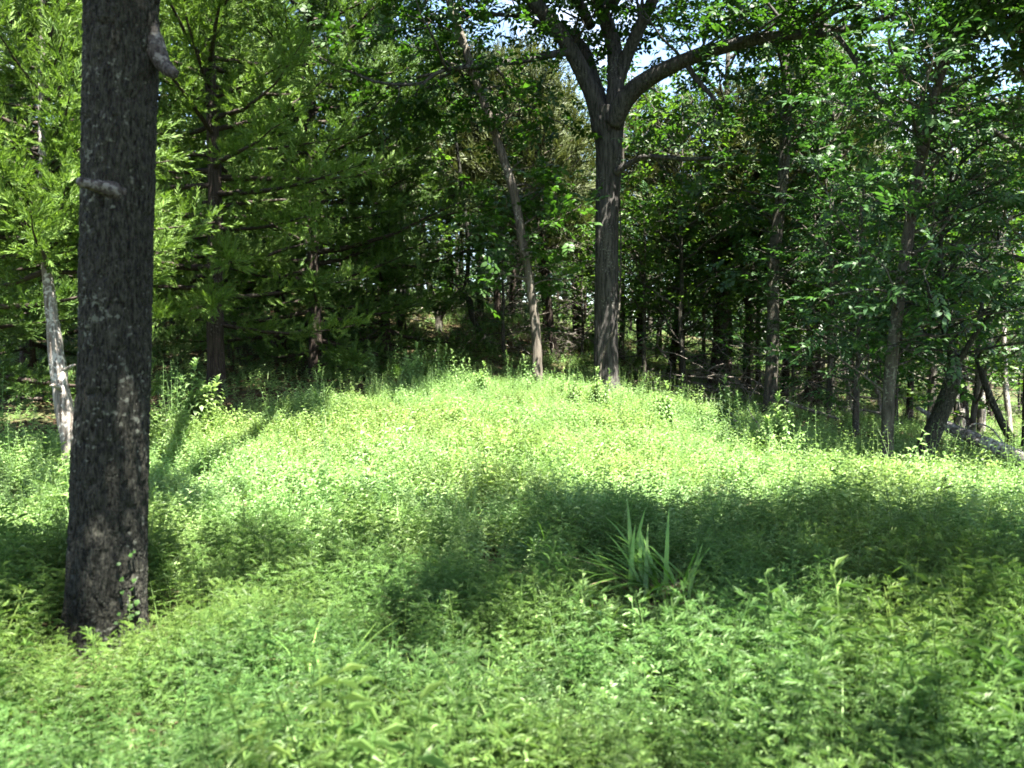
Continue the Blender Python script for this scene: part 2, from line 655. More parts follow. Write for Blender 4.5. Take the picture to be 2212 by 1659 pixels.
def foliate(limbs, r, per_m=2.2, sec=1.3, t0=.25, sprig_sp=.17, twig_r=.012, up=.15, jit=.08, sides=4):
    """secondary branches and sprig anchors on the given limb paths -> (twig MB, pos, dirs)"""
    mb, pos, dirs = MB(), [], []
    for P, rad in limbs:
        L = np.linalg.norm(np.diff(P, axis=0), axis=1).sum()
        n = max(2, int(L * per_m))
        for k in range(n + 1):
            t = t0 + (1 - t0) * (k + r.uniform(0, .9)) / n
            p, d = sample_path(P, min(t, 1))
            side = r.normal(0, 1, 3) * [1, 1, .55]
            side = unit(side - d * side.dot(d))
            dd = unit(d * r.uniform(.3, .9) + side + [0, 0, .1])
            l = sec * (1.1 - .55 * t) * r.uniform(.55, 1.25)
            Q = wobble_path(p, dd, l, 5, r, up=up, bend=.2)
            mb.tube(Q, np.linspace(min(twig_r, rad * .6), .003, 6), 3, cap=False)
            m = max(3, int(l / sprig_sp))
            for j in range(m):
                q, qd = sample_path(Q, .18 + .82 * (j + .8) / m)
                sd = unit(np.array([qd[0], qd[1], qd[2] * .5]) + r.normal(0, .75, 3) * [1, 1, .45])
                pos.append(q + r.normal(0, jit, 3))
                dirs.append(sd)
    return mb, pos, dirs


def broad_tree(name, seed, H, base, R, tr, mat_leaf, mat_bark, kind='broad', nprim=20, sp=.17, lean=(0, 0), elev=(.25, 1.0), per_m=2.2,
               sec=1.2, label='', cat='tree', group=None, top=.92, curve=.25):
    r = np.random.default_rng(seed)
    t = thing(name, label, cat, group=group)
    k = 9
    hs = np.linspace(0, H * .97, k)
    tp = np.stack([lean[0] * (hs / H) ** 1.3 + np.cumsum(r.normal(0, curve * .12, k)) * (hs > 0), lean[1] * (hs / H) ** 1.3 + np.cumsum(r.normal(0, curve * .12, k)) * (hs > 0), hs], -1)
    tp[0] = [0, 0, -.25]
    TP = spline(tp, 40)
    hh = np.clip(TP[:, 2] / H, 0, 1)
    rad = tr * (1 - .86 * hh ** .9) * (1 + .35 * np.exp(-np.clip(TP[:, 2], 0, None) / .25))
    V, F4, F3 = tube(TP, rad, 9)
    V = V + r.normal(0, tr * .035, V.shape)
    obj('trunk', mesh_from(name + '_trunk', V, F3, F4, mat_bark, True), t)
    limbs, mb = [], MB()
    for i in range(nprim):
        f = (i + r.uniform(0, .8)) / nprim
        h = base + (H * top - base) * f
        p, _ = sample_path(TP, h / (H * .97))
        a = i * 2.4 + r.uniform(-.5, .5)
        prof = math.sqrt(max(.05, 1 - (1.75 * (f - .38)) ** 2)) if abs(f - .38) < .57 else .25
        L = R * max(.28, prof) * r.uniform(.75, 1.15)
        e = elev[0] + (elev[1] - elev[0]) * f + r.normal(0, .12)
        d = [math.cos(a) * math.cos(e), math.sin(a) * math.cos(e), math.sin(e)]
        P = wobble_path(p, d, L, 7, r, up=.12, bend=.16)
        r0 = tr * (.42 - .25 * f) * (L / R) + .012
        mb.tube(P, np.linspace(r0, .006, 8), 5)
        limbs.append((P, r0))
    limbs.append((TP[-8:], .02))
    m2, pos, dirs = foliate(limbs, r, per_m=per_m, sec=sec, sprig_sp=sp)
    for v in m2.v:
        pass
    mb.add(np.concatenate(m2.v), None, np.concatenate(m2.q))
    obj('branchwork', mb.mesh(name + '_branchwork', mat_bark), t, 'stuff')
    obj('crown', crown_mesh(name + '_crown', kind, pos, dirs, mat_leaf, seed=seed), t, 'stuff')
    return t


def cedar_limbs(TP, H, base, R, r, n, cone=.75, elev=(.02, .75), dead_below=None):
    """alive and dead branch paths of a cedar"""
    live, dead = [], []
    for i in range(n):
        f = (i + r.uniform(0, .9)) / n
        h = base + (H * .97 - base) * f ** .9
        p, _ = sample_path(TP, h / H)
        a = i * 2.4 + r.uniform(-.6, .6)
        L = R * (1 - f) ** cone * r.uniform(.65, 1.2) + .25
        e = elev[0] + (elev[1] - elev[0]) * f + r.normal(0, .14)
        d = [math.cos(a) * math.cos(e), math.sin(a) * math.cos(e), math.sin(e)]
        live.append((wobble_path(p, d, L, 6, r, up=.35, bend=.09), .010 + .014 * L))
    if dead_below:
        for i in range(dead_below):
            h = r.uniform(.5, base * 1.25)
            p, _ = sample_path(TP, h / H)
            a = r.uniform(0, 6.28)
            e = r.normal(.0, .22)
            d = [math.cos(a) * math.cos(e), math.sin(a) * math.cos(e), math.sin(e)]
            dead.append((wobble_path(p, d, R * r.uniform(.3, .9), 6, r, up=-.1, bend=.16), .011))
    return live, dead


def cedar_sprays(limbs, r, sp=.10, t0=.10, upb=.35):
    pos, dirs, mb = [], [], MB()
    for P, r0 in limbs:
        L = np.linalg.norm(np.diff(P, axis=0), axis=1).sum()
        n = max(4, int(L / sp))
        mb.tube(P, np.linspace(r0, .004, len(P)), 4, cap=False)
        for k in range(n):
            t = t0 + (1 - t0) * (k + r.uniform(0, 1)) / n
            p, d = sample_path(P, t)
            s = (1, -1)[k % 2]
            perp = unit(np.cross(d, [0, 0, 1]))
            for q in range(2):
                dd = unit(d * r.uniform(.2, .9) + perp * s * r.uniform(.0, .9) + r.normal(0, .38, 3) + np.array([0, 0, upb * r.uniform(-.3, 1.6)]))
                pos.append(p + dd * r.uniform(0, .22) + r.normal(0, .03, 3))
                dirs.append(dd)
    return mb, pos, dirs


def cedar_tree(name, seed, H, base, R, tr, label, n=70, sp=.10, far=False, mat=None, dead=0, lean=(0, 0), cone=.75, group=None, bark=None, TP=None, cat='cedar tree', loc=(0, 0, 0), scale=(.8, 1.25), elev=(.02, .75)):
    r = np.random.default_rng(seed)
    t = thing(name, label, cat, group=group, loc=loc)
    if TP is None:
        hs = np.linspace(0, H, 8)
        tp = np.stack([lean[0] * hs / H + np.cumsum(r.normal(0, .035, 8)), lean[1] * hs / H + np.cumsum(r.normal(0, .035, 8)), hs], -1)
        tp[0, 2] = -.25
        TP = spline(tp, 30)
    hh = np.clip(TP[:, 2] / H, 0, 1)
    rad = tr * (1 - .9 * hh) * (1 + .4 * np.exp(-np.clip(TP[:, 2], 0, None) / .22)) + .004
    V, F4, F3 = tube(TP, rad, 10)
    V = V + r.normal(0, tr * .04, V.shape)
    bk = bark or M['cedar_bark']
    obj('trunk', mesh_from(name + '_trunk', V, F3, F4, bk, True), t)
    live, dd = cedar_limbs(TP, H, base, R, r, n, cone, elev, dead_below=dead)
    mb, pos, dirs = cedar_sprays(live, r, sp=sp)
    obj('branchwork', mb.mesh(name + '_branchwork', M['cedar_bark']), t, 'stuff')
    if dd:
        m3 = MB()
        for P, r0 in dd:
            m3.tube(P, np.linspace(r0, .003, len(P)), 4, cap=False)
            for _ in range(4):
                p, d = sample_path(P, r.uniform(.3, .95))
                m3.tube(wobble_path(p, d + r.normal(0, .6, 3), r.uniform(.2, .6), 4, r, bend=.2), np.linspace(.006, .002, 5), 3, cap=False)
        obj('dead_branchwork', m3.mesh(name + '_dead', M['dead_wood']), t, 'stuff')
    obj('crown', crown_mesh(name + '_crown', 'cedar_far' if far else 'cedar', pos, dirs, mat or M['cedar'], upj=.5, seed=seed, scale=scale), t, 'stuff')
    return t


def px_path(pts, n, dd=None):
    """pts: (px, py, depth, width px) -> sampled world path and radii"""
    P = np.array([at(a, b, c) for a, b, c, w in pts])
    Rr = np.array([w / 2 * c / FP for a, b, c, w in pts])
    return spline(P, n), spline(Rr[:, None], n)[:, 0]


# ------------------------------------------------------------------ the dark trunk in front, left
T1 = thing('oak_tree', 'thick dark trunk with two pale branch stubs, close in front on the left', 'tree', at(228, 1375, 5.2))
o1 = np.array(T1.location)
base1 = g1(o1[0], o1[1])
T1.location = (o1[0], o1[1], base1)
o1 = np.array(T1.location)
pp = [(226, 1440, 5.2, 172), (229, 1370, 5.2, 165), (233, 1200, 5.2, 163), (238, 1000, 5.2, 164), (250, 700, 5.2, 158),
      (256, 480, 5.2, 154), (262, 180, 5.2, 156), (264, 0, 5.2, 158)]
P1, R1 = px_path(pp, 520)
top = P1[-1] + np.cumsum(np.tile([.006, .01, .06], (60, 1)), 0)
P1 = np.vstack([P1, top])
R1 = np.concatenate([R1, np.linspace(R1[-1], R1[-1] * .78, 60)])
V, F4, F3 = bark_tube(P1, R1 * .92, 230, .015, 50, .13, 3, flare=.07)
V = V + np.random.default_rng(8).normal(0, .0022, V.shape)
obj('trunk', mesh_from('oak_trunk', V - o1, F3, F4, M['dark_bark'], True), T1)


def stub(pts, parent, origin, mat, sides=28, seed=0):
    P, R = px_path(pts, 36)
    V, F4, F3 = bark_tube(P, R, sides, .006, 9, .05, seed)
    obj('branch_stub', mesh_from('branch_stub', V - origin, F3, F4, mat, True), parent)


M['stub'] = bark_mat('weathered_stub', (.012, .010, .008), (.07, .062, .054), (.12, .115, .10), lich=.66, sx=40, sz=20)
stub([(312, 40, 5.2, 40), (328, 85, 5.2, 46), (341, 118, 5.17, 40), (356, 143, 5.14, 30), (370, 156, 5.1, 24), (380, 160, 5.08, 16)], T1, o1, M['stub'], seed=5)
stub([(268, 425, 5.12, 60), (244, 412, 5.03, 44), (222, 404, 4.98, 28), (196, 398, 4.94, 22), (174, 393, 4.91, 19), (166, 391, 4.9, 13)], T1, o1, M['stub'], seed=6)
# its crown spreads above the picture, unseen, its leaves massed to cast shade
r = np.random.default_rng(5)
tt = P1[-1]
limbs = []
for k, (dx, dy, dz, L) in enumerate([(-.10, 1.0, .22, 6.8), (.16, 1.0, .3, 6.6), (.52, -.85, .75, 3.2), (-.5, -.4, 1.0, 2.4)]):
    Q = wobble_path(tt, [dx, dy, dz], L, 8, r, up=.1, bend=.12)
    mbq = MB()
    mbq.tube(Q, np.linspace(.12, .03, 9), 8)
    obj('limb', mbq.mesh('oak_limb', M['dark_bark'], origin=o1), T1)
    limbs.append((Q, .06))
m2, pos, dirs = foliate(limbs[2:], r, per_m=4.5, sec=.75, t0=.3, sprig_sp=.13)
Q = spline([tt, tt + [.35, -.9, .35], [-1.5, 3.5, 7.75], [-1.15, 3.0, 7.8], [-.85, 2.3, 7.9]], 12)  # added limb towards the sun; its leaf cluster shades the trunk
mbq = MB()
mbq.tube(Q, np.linspace(.11, .02, 12), 8)
obj('limb', mbq.mesh('oak_limb', M['dark_bark'], origin=o1), T1)
m2c, pb2, db2 = foliate([(Q, .05)], r, per_m=11, sec=.7, t0=.5, sprig_sp=.09, up=0)
m2.add(np.concatenate(m2c.v), None, np.concatenate(m2c.q))
pos += pb2
dirs += db2
m2b, pb_, db_ = foliate(limbs[:2], r, per_m=8.0, sec=1.4, t0=.50, sprig_sp=.12)  # outer leaves added to shade the ground by the left cedars
m2.add(np.concatenate(m2b.v), None, np.concatenate(m2b.q))
pos += pb_
dirs += db_
obj('branchwork', m2.mesh('oak_branchwork', M['dark_bark'], origin=o1), T1, 'stuff')
obj('crown', crown_mesh('oak_crown', 'broad', np.array(pos) - o1, dirs, M['oak'], seed=5), T1, 'stuff')

# ------------------------------------------------------------------ the big spreading oak in the middle
D2 = 18.4
T2 = thing('spreading_oak', 'tall grey oak with forking trunk and wide limbs, middle of the wood edge', 'tree', at(1311, 845, D2))
o2 = np.array(T2.location)
o2[2] = g1(o2[0], o2[1])
T2.location = o2
P, R = px_path([(1311, 900, D2, 66), (1311, 840, D2, 58), (1310, 760, D2, 52), (1310, 600, D2, 50), (1312, 450, D2, 51), (1315, 330, D2, 56), (1314, 262, D2, 70), (1313, 236, D2, 74)], 190)
V, F4, F3 = bark_tube(P, R, 72, .014, 22, .30, 21, flare=.06)
obj('trunk', mesh_from('spreading_oak_trunk', V - o2, F3, F4, M['oak_bark'], True), T2)
LIMBS2 = [
    [(1302, 285, 18.4, 50), (1284, 215, 18.3, 42), (1250, 140, 18.2, 38), (1205, 65, 18.0, 36), (1150, 0, 17.8, 34), (1085, -90, 17.5, 28), (1010, -200, 17.2, 18), (950, -300, 17.0, 8)],
    [(1310, 270, 18.5, 44), (1288, 190, 18.6, 34), (1265, 118, 18.8, 30), (1238, 82, 18.9, 26)],
    [(1328, 255, 18.3, 52), (1330, 170, 18.3, 40), (1326, 100, 18.5, 36), (1310, 50, 18.6, 34), (1296, -10, 18.8, 32), (1290, -140, 19.0, 26), (1262, -280, 19.2, 14), (1240, -380, 19.2, 6)],
    [(1334, 175, 18.3, 34), (1352, 125, 18.2, 32), (1376, 72, 18.0, 30), (1405, 10, 17.8, 27), (1450, -90, 17.4, 22), (1520, -190, 17.0, 14), (1580, -280, 16.8, 6)],
    [(1322, 270, 18.2, 46), (1352, 212, 18.0, 46), (1400, 170, 17.7, 40), (1500, 122, 17.2, 34), (1610, 90, 16.8, 29), (1700, 76, 16.4, 25), (1800, 68, 16.0, 18), (1900, 40, 15.7, 11), (1990, 20, 15.5, 5)],
    [(1232, 112, 18.1, 20), (1190, 118, 17.8, 18), (1120, 132, 17.4, 15), (1050, 140, 17.0, 12), (950, 155, 16.6, 9), (900, 196, 16.4, 5)],
    [(1215, 78, 18.0, 17), (1180, 60, 18.0, 14), (1130, 36, 18.0, 12), (1050, 30, 18.0, 9), (985, 20, 18.0, 6)],
    [(1330, 372, 18.2, 22), (1362, 352, 18.0, 14), (1400, 338, 17.8, 13), (1480, 344, 17.5, 11), (1560, 342, 17.3, 8), (1645, 346, 17.1, 5)],
    [(1480, 130, 17.3, 15), (1500, 165, 17.2, 13), (1535, 205, 17.0, 10), (1560, 235, 16.9, 7)],
    [(1800, 66, 16.0, 13), (1840, 120, 15.8, 11), (1880, 190, 15.6, 10), (1925, 240, 15.4, 9), (1950, 270, 15.3, 6)],
]
SHADE_LIMBS2 = [[[1.75, 18.2, 8.6], [1.2, 16.0, 10.4], [.6, 13.6, 11.3], [.2, 11.6, 11.6], [.3, 9.9, 11.8]], [[1.6, 18.2, 8.2], [.2, 16.2, 9.8], [-1.0, 14.0, 10.9], [-1.6, 11.9, 11.4], [-1.4, 9.6, 11.7]], [[2.0, 18.2, 8.6], [2.4, 15.6, 10.4], [2.6, 13.2, 11.4]]]  # unseen limbs added overhead so their leaves shade the back of the clearing
limbs2 = []
for k, L in enumerate(LIMBS2):
    P, R = px_path(L, 60)
    R = R * .9
    V, F4, F3 = bark_tube(P, R, 22 if L[0][3] > 25 else 10, .008 if L[0][3] > 25 else .003, 8, .16, 40 + k)
    o = obj('limb', mesh_from('spreading_oak_limb', V - o2, F3, F4, M['oak_bark'], True), T2)
    limbs2.append((P[::7], float(R.mean())))
fwd = []
for L in SHADE_LIMBS2:
    P = spline(L, 40)
    mb = MB()
    mb.tube(P, np.linspace(.11, .02, 40), 10)
    obj('limb', mb.mesh('spreading_oak_limb', M['oak_bark'], origin=o2), T2)
    fwd.append((P[::5], .05))
r = np.random.default_rng(22)
use = [limbs2[i] for i in (0, 2, 3, 4, 5, 6, 7, 8, 9)]
# secondary limbs fill the upper crown
extra, mbx = [], MB()
for i, n in ((0, 14), (2, 16), (3, 14), (4, 18), (5, 6), (6, 4)):
    P, rd = limbs2[i]
    for k in range(n):
        p, d = sample_path(P, r.uniform(.35, 1))
        dd = unit(d * .5 + r.normal(0, .8, 3) * [1, .9, .5] + [0, 0, .25])
        Q = wobble_path(p, dd, r.uniform(1.4, 3.0), 7, r, up=.1, bend=.18)
        mbx.tube(Q, np.linspace(.035, .008, 8), 5)
        extra.append((Q, .03))
m2, pos, dirs = foliate(use + extra, r, per_m=2.9, sec=1.25, t0=.2, sprig_sp=.14)
m2b, pb_, db_ = foliate(fwd, r, per_m=7.5, sec=1.7, t0=.4, sprig_sp=.12)
m2.add(np.concatenate(m2b.v), None, np.concatenate(m2b.q))
pos += pb_
dirs += db_
mbx.add(np.concatenate(m2.v), None, np.concatenate(m2.q))
obj('branchwork', mbx.mesh('spreading_oak_branchwork', M['oak_bark'], origin=o2), T2, 'stuff')
obj('crown', crown_mesh('spreading_oak_crown', 'broad', np.array(pos) - o2, dirs, M['oak'], seed=22), T2, 'stuff')
print('oak sprigs', len(pos))

vine = thing('climbing_vine', 'thin bare vine looping up the trunk of the forked oak', 'vine', o2)
P, R = px_path([(1296, 832, 17.9, 4), (1300, 775, 18.02, 4), (1318, 730, 17.98, 4), (1334, 690, 18.1, 4), (1340, 620, 18.25, 4), (1341, 520, 18.3, 3.5), (1339, 430, 18.3, 3)], 60)
mbv = MB()
mbv.tube(P, R, 6)
obj('stem', mbv.mesh('vine_stem', M['grey_bark'], origin=o2), vine)


# ------------------------------------------------------------------ other trunks the photograph singles out
def single_tree(name, label, pts, bark, n=90, sides=16, cat='tree', crown=None, relief=.006, nu=10, cell=.14, seed=0, flare=.03, extra_limbs=(), foli=None, kind='broad', leafm='oak', side_branches=0, t_from=.3, bl=(1.0, 2.0), group=None):
    b = at(*pts[0][:3])
    P, R = px_path(pts, n)
    o = np.array([b[0], b[1], g1(b[0], b[1])])
    if P[0, 2] > o[2] - .15:
        P[0, 2] = o[2] - .15
    t = thing(name, label, cat, o, group)
    V, F4, F3 = bark_tube(P, R, sides, relief, nu, cell, seed + 100, flare=flare)
    obj('trunk', mesh_from(name + '_trunk', V - o, F3, F4, bark, True), t)
    r = np.random.default_rng(seed)
    limbs = []
    for L in extra_limbs:
        Q, RR = px_path(L, 40)
        mb = MB()
        mb.tube(Q, RR, 9)
        obj('limb', mb.mesh(name + '_limb', bark, origin=o), t)
        limbs.append((Q[::6], float(RR.mean())))
    mbx = MB()
    if side_branches:
        for k in range(side_branches):
            tt = t_from + (1 - t_from) * (k + r.uniform(0, .9)) / side_branches
            p, d = sample_path(P, tt)
            a = r.uniform(0, 6.28)
            dd = unit(np.array([math.cos(a), math.sin(a), r.uniform(-.15, .6)]) + d * .3)
            Q = wobble_path(p, dd, r.uniform(*bl) * (1.15 - .5 * tt), 7, r, up=.05, bend=.16)
            mbx.tube(Q, np.linspace(.022, .006, 8), 5)
            limbs.append((Q, .02))
    if foli:
        m2, pos, dirs = foliate(limbs, r, **foli)
        mbx.add(np.concatenate(m2.v), None, np.concatenate(m2.q))
        obj('branchwork', mbx.mesh(name + '_branchwork', bark, origin=o), t, 'stuff')
        obj('crown', crown_mesh(name + '_crown', kind, np.array(pos) - o, dirs, M[leafm], seed=seed), t, 'stuff')
    elif mbx.n:
        obj('branchwork', mbx.mesh(name + '_branchwork', bark, origin=o), t, 'stuff')
    return t


single_tree('leaning_tree', 'slender tree leaning left with a sunlit pale lower trunk, left of the forked oak',
            [(1160, 840, 17, 24), (1160, 760, 17, 21), (1154, 680, 17, 20), (1142, 600, 17, 19), (1128, 520, 17, 19), (1108, 410, 17, 18), (1068, 285, 17, 18), (1030, 180, 17, 18), (990, 60, 17, 17), (960, -30, 17, 14), (930, -150, 17, 9)],
            M['mid_bark'], seed=31, side_branches=46, t_from=.26, bl=(.35, 1.3), foli=dict(per_m=3.4, sec=.7, t0=.15, sprig_sp=.15), kind='broad', leafm='oak', relief=.009, nu=9)
single_tree('slim_tree', 'straight olive-grey slim tree rising from the shaded weeds right of the forked oak',
            [(1664, 890, 19, 33), (1666, 820, 19, 28), (1670, 700, 19, 26), (1672, 560, 19, 25), (1690, 400, 19, 24), (1699, 250, 19, 22), (1696, 100, 19, 20), (1690, -30, 19, 17), (1690, -200, 19, 10)],
            M['grey_bark'], seed=32, side_branches=56, t_from=.30, bl=(.9, 2.3), foli=dict(per_m=2.6, sec=.9, t0=.15, sprig_sp=.16), kind='broad', leafm='hickory')
single_tree('thin_tree', 'thin leaning tree with drooping compound leaves at the right edge of the meadow',
            [(1914, 1015, 12, 30), (1916, 960, 12, 27), (1922, 820, 12, 25), (1946, 620, 12, 25), (1982, 380, 12, 23), (2018, 210, 12, 19), (2066, 70, 12, 16), (2120, -60, 12, 12), (2170, -200, 12, 7)],
            M['grey_bark'], seed=33, side_branches=58, t_from=.22, bl=(.9, 2.1), foli=dict(per_m=2.7, sec=.9, t0=.12, sprig_sp=.17, up=-.25), kind='compound', leafm='hickory',
            extra_limbs=[[(1985, 330, 12, 9), (1972, 240, 11.9, 8), (1950, 160, 11.8, 7), (1920, 90, 11.7, 6), (1938, 10, 11.7, 5), (1950, -60, 11.7, 4)]])
single_tree('crooked_tree', 'dark crooked trunk leaning right over the fallen log',
            [(1984, 1015, 12.2, 46), (2004, 960, 12.2, 40), (2030, 900, 12.2, 36), (2056, 830, 12.2, 34), (2063, 780, 12.2, 24), (2048, 740, 12.2, 17), (2038, 690, 12.2, 14), (2034, 620, 12.2, 13), (2030, 540, 12.2, 10), (2046, 440, 12.1, 7), (2060, 330, 12, 4)],
            M['dark_bark'], seed=34, side_branches=30, t_from=.42, bl=(.8, 1.8), foli=dict(per_m=2.6, sec=.8, t0=.15, sprig_sp=.17, up=-.2), kind='compound', leafm='hickory',
            extra_limbs=[[(2060, 800, 12.2, 14), (2095, 740, 12.0, 11), (2130, 690, 11.9, 9), (2165, 640, 11.8, 6)]])
single_tree('forked_tree', 'grey trunk forking low in a V on the slope under the cedars',
            [(946, 722, 25, 17), (948, 690, 25, 15), (940, 660, 25, 14), (926, 610, 25, 13), (914, 560, 25, 11), (905, 500, 25, 9), (880, 420, 25, 7), (850, 340, 25, 4)],
            M['grey_bark'], seed=35, sides=10, extra_limbs=[[(948, 695, 25, 12), (962, 665, 24.9, 11), (980, 640, 24.8, 10), (1000, 630, 24.7, 8)], [(912, 560, 25, 5), (935, 548, 24.8, 4), (960, 545, 24.6, 2)]],
            side_branches=9, t_from=.55, bl=(.8, 1.6), foli=dict(per_m=1.6, sec=.8, t0=.3, sprig_sp=.2), leafm='light_leaf', kind='far')
single_tree('bent_tree', 'black bent trunk curving out of the slope left of the leaning tree',
            [(1068, 760, 23, 12), (1040, 720, 23, 12), (1022, 690, 23, 14), (1014, 650, 23, 13), (1004, 635, 23, 11), (1010, 590, 23, 9), (1012, 520, 23, 9), (1000, 420, 23, 8), (985, 300, 23, 6), (975, 180, 23, 4)],
            M['dark_bark'], seed=36, sides=10, side_branches=16, t_from=.4, bl=(.8, 1.7), foli=dict(per_m=2.0, sec=.8, t0=.25, sprig_sp=.2), leafm='oak', kind='far')
single_tree('dark_tree', 'straight blackish trunk among the cedars left of the leaning tree',
            [(866, 690, 24, 20), (864, 600, 24, 17), (862, 440, 24, 16), (856, 300, 24, 15), (852, 200, 24, 14), (846, 60, 24, 12), (840, -60, 24, 8)],
            M['dark_bark'], seed=37, sides=10, side_branches=22, t_from=.45, bl=(1.0, 2.2), foli=dict(per_m=2.0, sec=.9, t0=.25, sprig_sp=.2), leafm='light_leaf', kind='far')
single_tree('tall_tree', 'tall thin trunk with an airy crown behind the cedars at upper left',
            [(770, 700, 26, 20), (765, 500, 26, 17), (760, 270, 26, 15), (757, 120, 26, 13), (752, 0, 26, 11), (740, -120, 26, 7), (735, -220, 26, 4)],
            M['dark_bark'], seed=38, sides=10, side_branches=30, t_from=.5, bl=(1.2, 2.8), foli=dict(per_m=1.9, sec=1.0, t0=.25, sprig_sp=.2), leafm='light_leaf', kind='far')
single_tree('gnarled_tree', 'dark gnarled trunk with a crooked dead arm at the far right',
            [(2182, 945, 15, 18), (2165, 915, 15, 16), (2145, 870, 15, 15), (2125, 820, 15, 13), (2112, 760, 15, 10), (2120, 660, 15, 8), (2150, 540, 15, 6), (2180, 420, 15, 4)],
            M['dark_bark'], seed=39, sides=10, side_branches=12, t_from=.45, bl=(.8, 1.8), foli=dict(per_m=2.2, sec=.8, t0=.2, sprig_sp=.17), leafm='hickory', kind='compound')

# ------------------------------------------------------------------ cedars
b = at(155, 1010, 9.5)
ob = np.array([b[0], b[1], g1(b[0], b[1])])
P, R = px_path([(154, 1020, 9.5, 24), (150, 960, 9.5, 34), (141, 900, 9.5, 38), (126, 800, 9.5, 34), (114, 700, 9.5, 26), (104, 600, 9.5, 22), (96, 510, 9.5, 20), (92, 380, 9.5, 17), (90, 200, 9.5, 13), (92, 0, 9.5, 9), (94, -260, 9.5, 4)], 120)
pc = thing('pale_cedar', 'cedar with a bleached leaning trunk beside the thick dark trunk at far left', 'cedar tree', ob)
P[0, 2] = ob[2] - .2
V, F4, F3 = bark_tube(P, R, 24, .010, 7, .35, 51, flare=.02)
obj('trunk', mesh_from('pale_cedar_trunk', V - ob, F3, F4, M['pale_bark'], True), pc)
Q, RR = px_path([(140, 800, 9.4, 10), (152, 792, 9.35, 7), (162, 788, 9.3, 4)], 10)
mb = MB()
mb.tube(Q, RR, 7)
obj('branch_stub', mb.mesh('pale_cedar_stub', M['pale_bark'], origin=ob), pc)
Q, RR = px_path([(128, 838, 9.4, 12), (116, 832, 9.3, 8), (108, 834, 9.3, 4)], 10)
mb = MB()
mb.tube(Q, RR, 7)
obj('branch_stub', mb.mesh('pale_cedar_stub', M['pale_bark'], origin=ob), pc)
r = np.random.default_rng(52)
live = []
for i in range(84):
    f = (i + r.uniform(0, .9)) / 84
    p, _ = sample_path(P, .51 + .49 * f)
    a = i * 2.4 + r.uniform(-.5, .5)
    L = (1.75 - .55 * math.cos(a + .5)) * (1 - f) ** .6 * r.uniform(.65, 1.15) + .25
    e = -.05 + .6 * f + r.normal(0, .15)
    live.append((wobble_path(p, [math.cos(a) * math.cos(e), math.sin(a) * math.cos(e), math.sin(e)], L, 6, r, up=.3, bend=.1), .012 + .010 * L))
mb, pos, dirs = cedar_sprays(live, r, sp=.042, t0=.08)
obj('branchwork', mb.mesh('pale_cedar_branchwork', M['cedar_bark'], origin=ob), pc, 'stuff')
obj('crown', crown_mesh('pale_cedar_crown', 'cedar', np.array(pos) - ob, dirs, M['cedar'], upj=.5, seed=52, scale=(.36, .66)), pc, 'stuff')
print('pale cedar sprays', len(pos))


def put(t, px, d, rz=0.0, s=1.0):
    x = (px - IMW / 2) / FP * d
    t.location = (x, d, g1(x, d))
    t.rotation_euler = (0, 0, rz)
    t.scale = (s, s, s)


c1 = cedar_tree('red_cedar', 61, 11.5, 1.25, 3.1, .15, 'bright green cedar with low sweeping boughs and a bare red-brown trunk, left of the meadow', n=104, sp=.050, cone=.6, scale=(.42, .80), elev=(-.28, .75))
put(c1, 470, 15)
c2 = cedar_tree('red_cedar', 62, 12.5, .55, 3.4, .15, 'dense cedar whose lowest boughs nearly touch the weeds, right of the bare red-brown cedar trunk', mat=M['shaded_cedar'], n=124, sp=.056, cone=.6, scale=(.45, .85), elev=(-.25, .75))
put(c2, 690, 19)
c3 = cedar_tree('bare_cedar', 63, 8.6, 3.2, 2.1, .12, 'cedar with dead twiggy lower branches', n=52, sp=.15, far=True, mat=M['dull_cedar'], dead=46, cone=.6)
put(c3, 965, 28)
c3['label'] = 'thin olive cedar with many dead lower twigs, standing behind the bent black trunk'
c3['group'] = 'twiggy cedars in the shaded wood'
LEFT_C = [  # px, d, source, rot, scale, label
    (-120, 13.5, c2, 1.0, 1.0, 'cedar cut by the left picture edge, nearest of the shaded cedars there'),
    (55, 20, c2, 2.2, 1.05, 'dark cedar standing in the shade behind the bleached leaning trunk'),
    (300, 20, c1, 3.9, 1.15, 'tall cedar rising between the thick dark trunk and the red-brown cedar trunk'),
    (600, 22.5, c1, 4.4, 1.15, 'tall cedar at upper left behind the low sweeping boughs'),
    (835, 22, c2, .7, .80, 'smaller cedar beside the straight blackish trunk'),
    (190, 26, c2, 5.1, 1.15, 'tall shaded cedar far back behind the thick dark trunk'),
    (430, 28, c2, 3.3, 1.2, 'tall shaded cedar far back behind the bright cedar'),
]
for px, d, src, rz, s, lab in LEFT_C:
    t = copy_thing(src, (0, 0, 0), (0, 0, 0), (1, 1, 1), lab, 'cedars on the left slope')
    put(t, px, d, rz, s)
c1['group'] = c2['group'] = 'cedars on the left slope'
MID_C = [(900, 31, .95), (1042, 27, .9), (1078, 30, 1.0), (1100, 33, 1.1), (1182, 26, 1.0), (1206, 23.5, .85), (1246, 29, 1.0), (1030, 36, 1.1), (1150, 36, 1.1), (1390, 29, 1.0), (1445, 26, 1.0), (1532, 24, .9), (1620, 23, .95),
         (1695, 27, 1.05), (1736, 23.5, 1.15), (1766, 24, 1.1), (1850, 24, .95), (1800, 31, 1.1), (1960, 27, 1.0), (2092, 24, 1.0), (2150, 29, 1.05), (2230, 22, 1.0), (1570, 32, 1.1), (1900, 34, 1.1), (2040, 33, 1.1)]
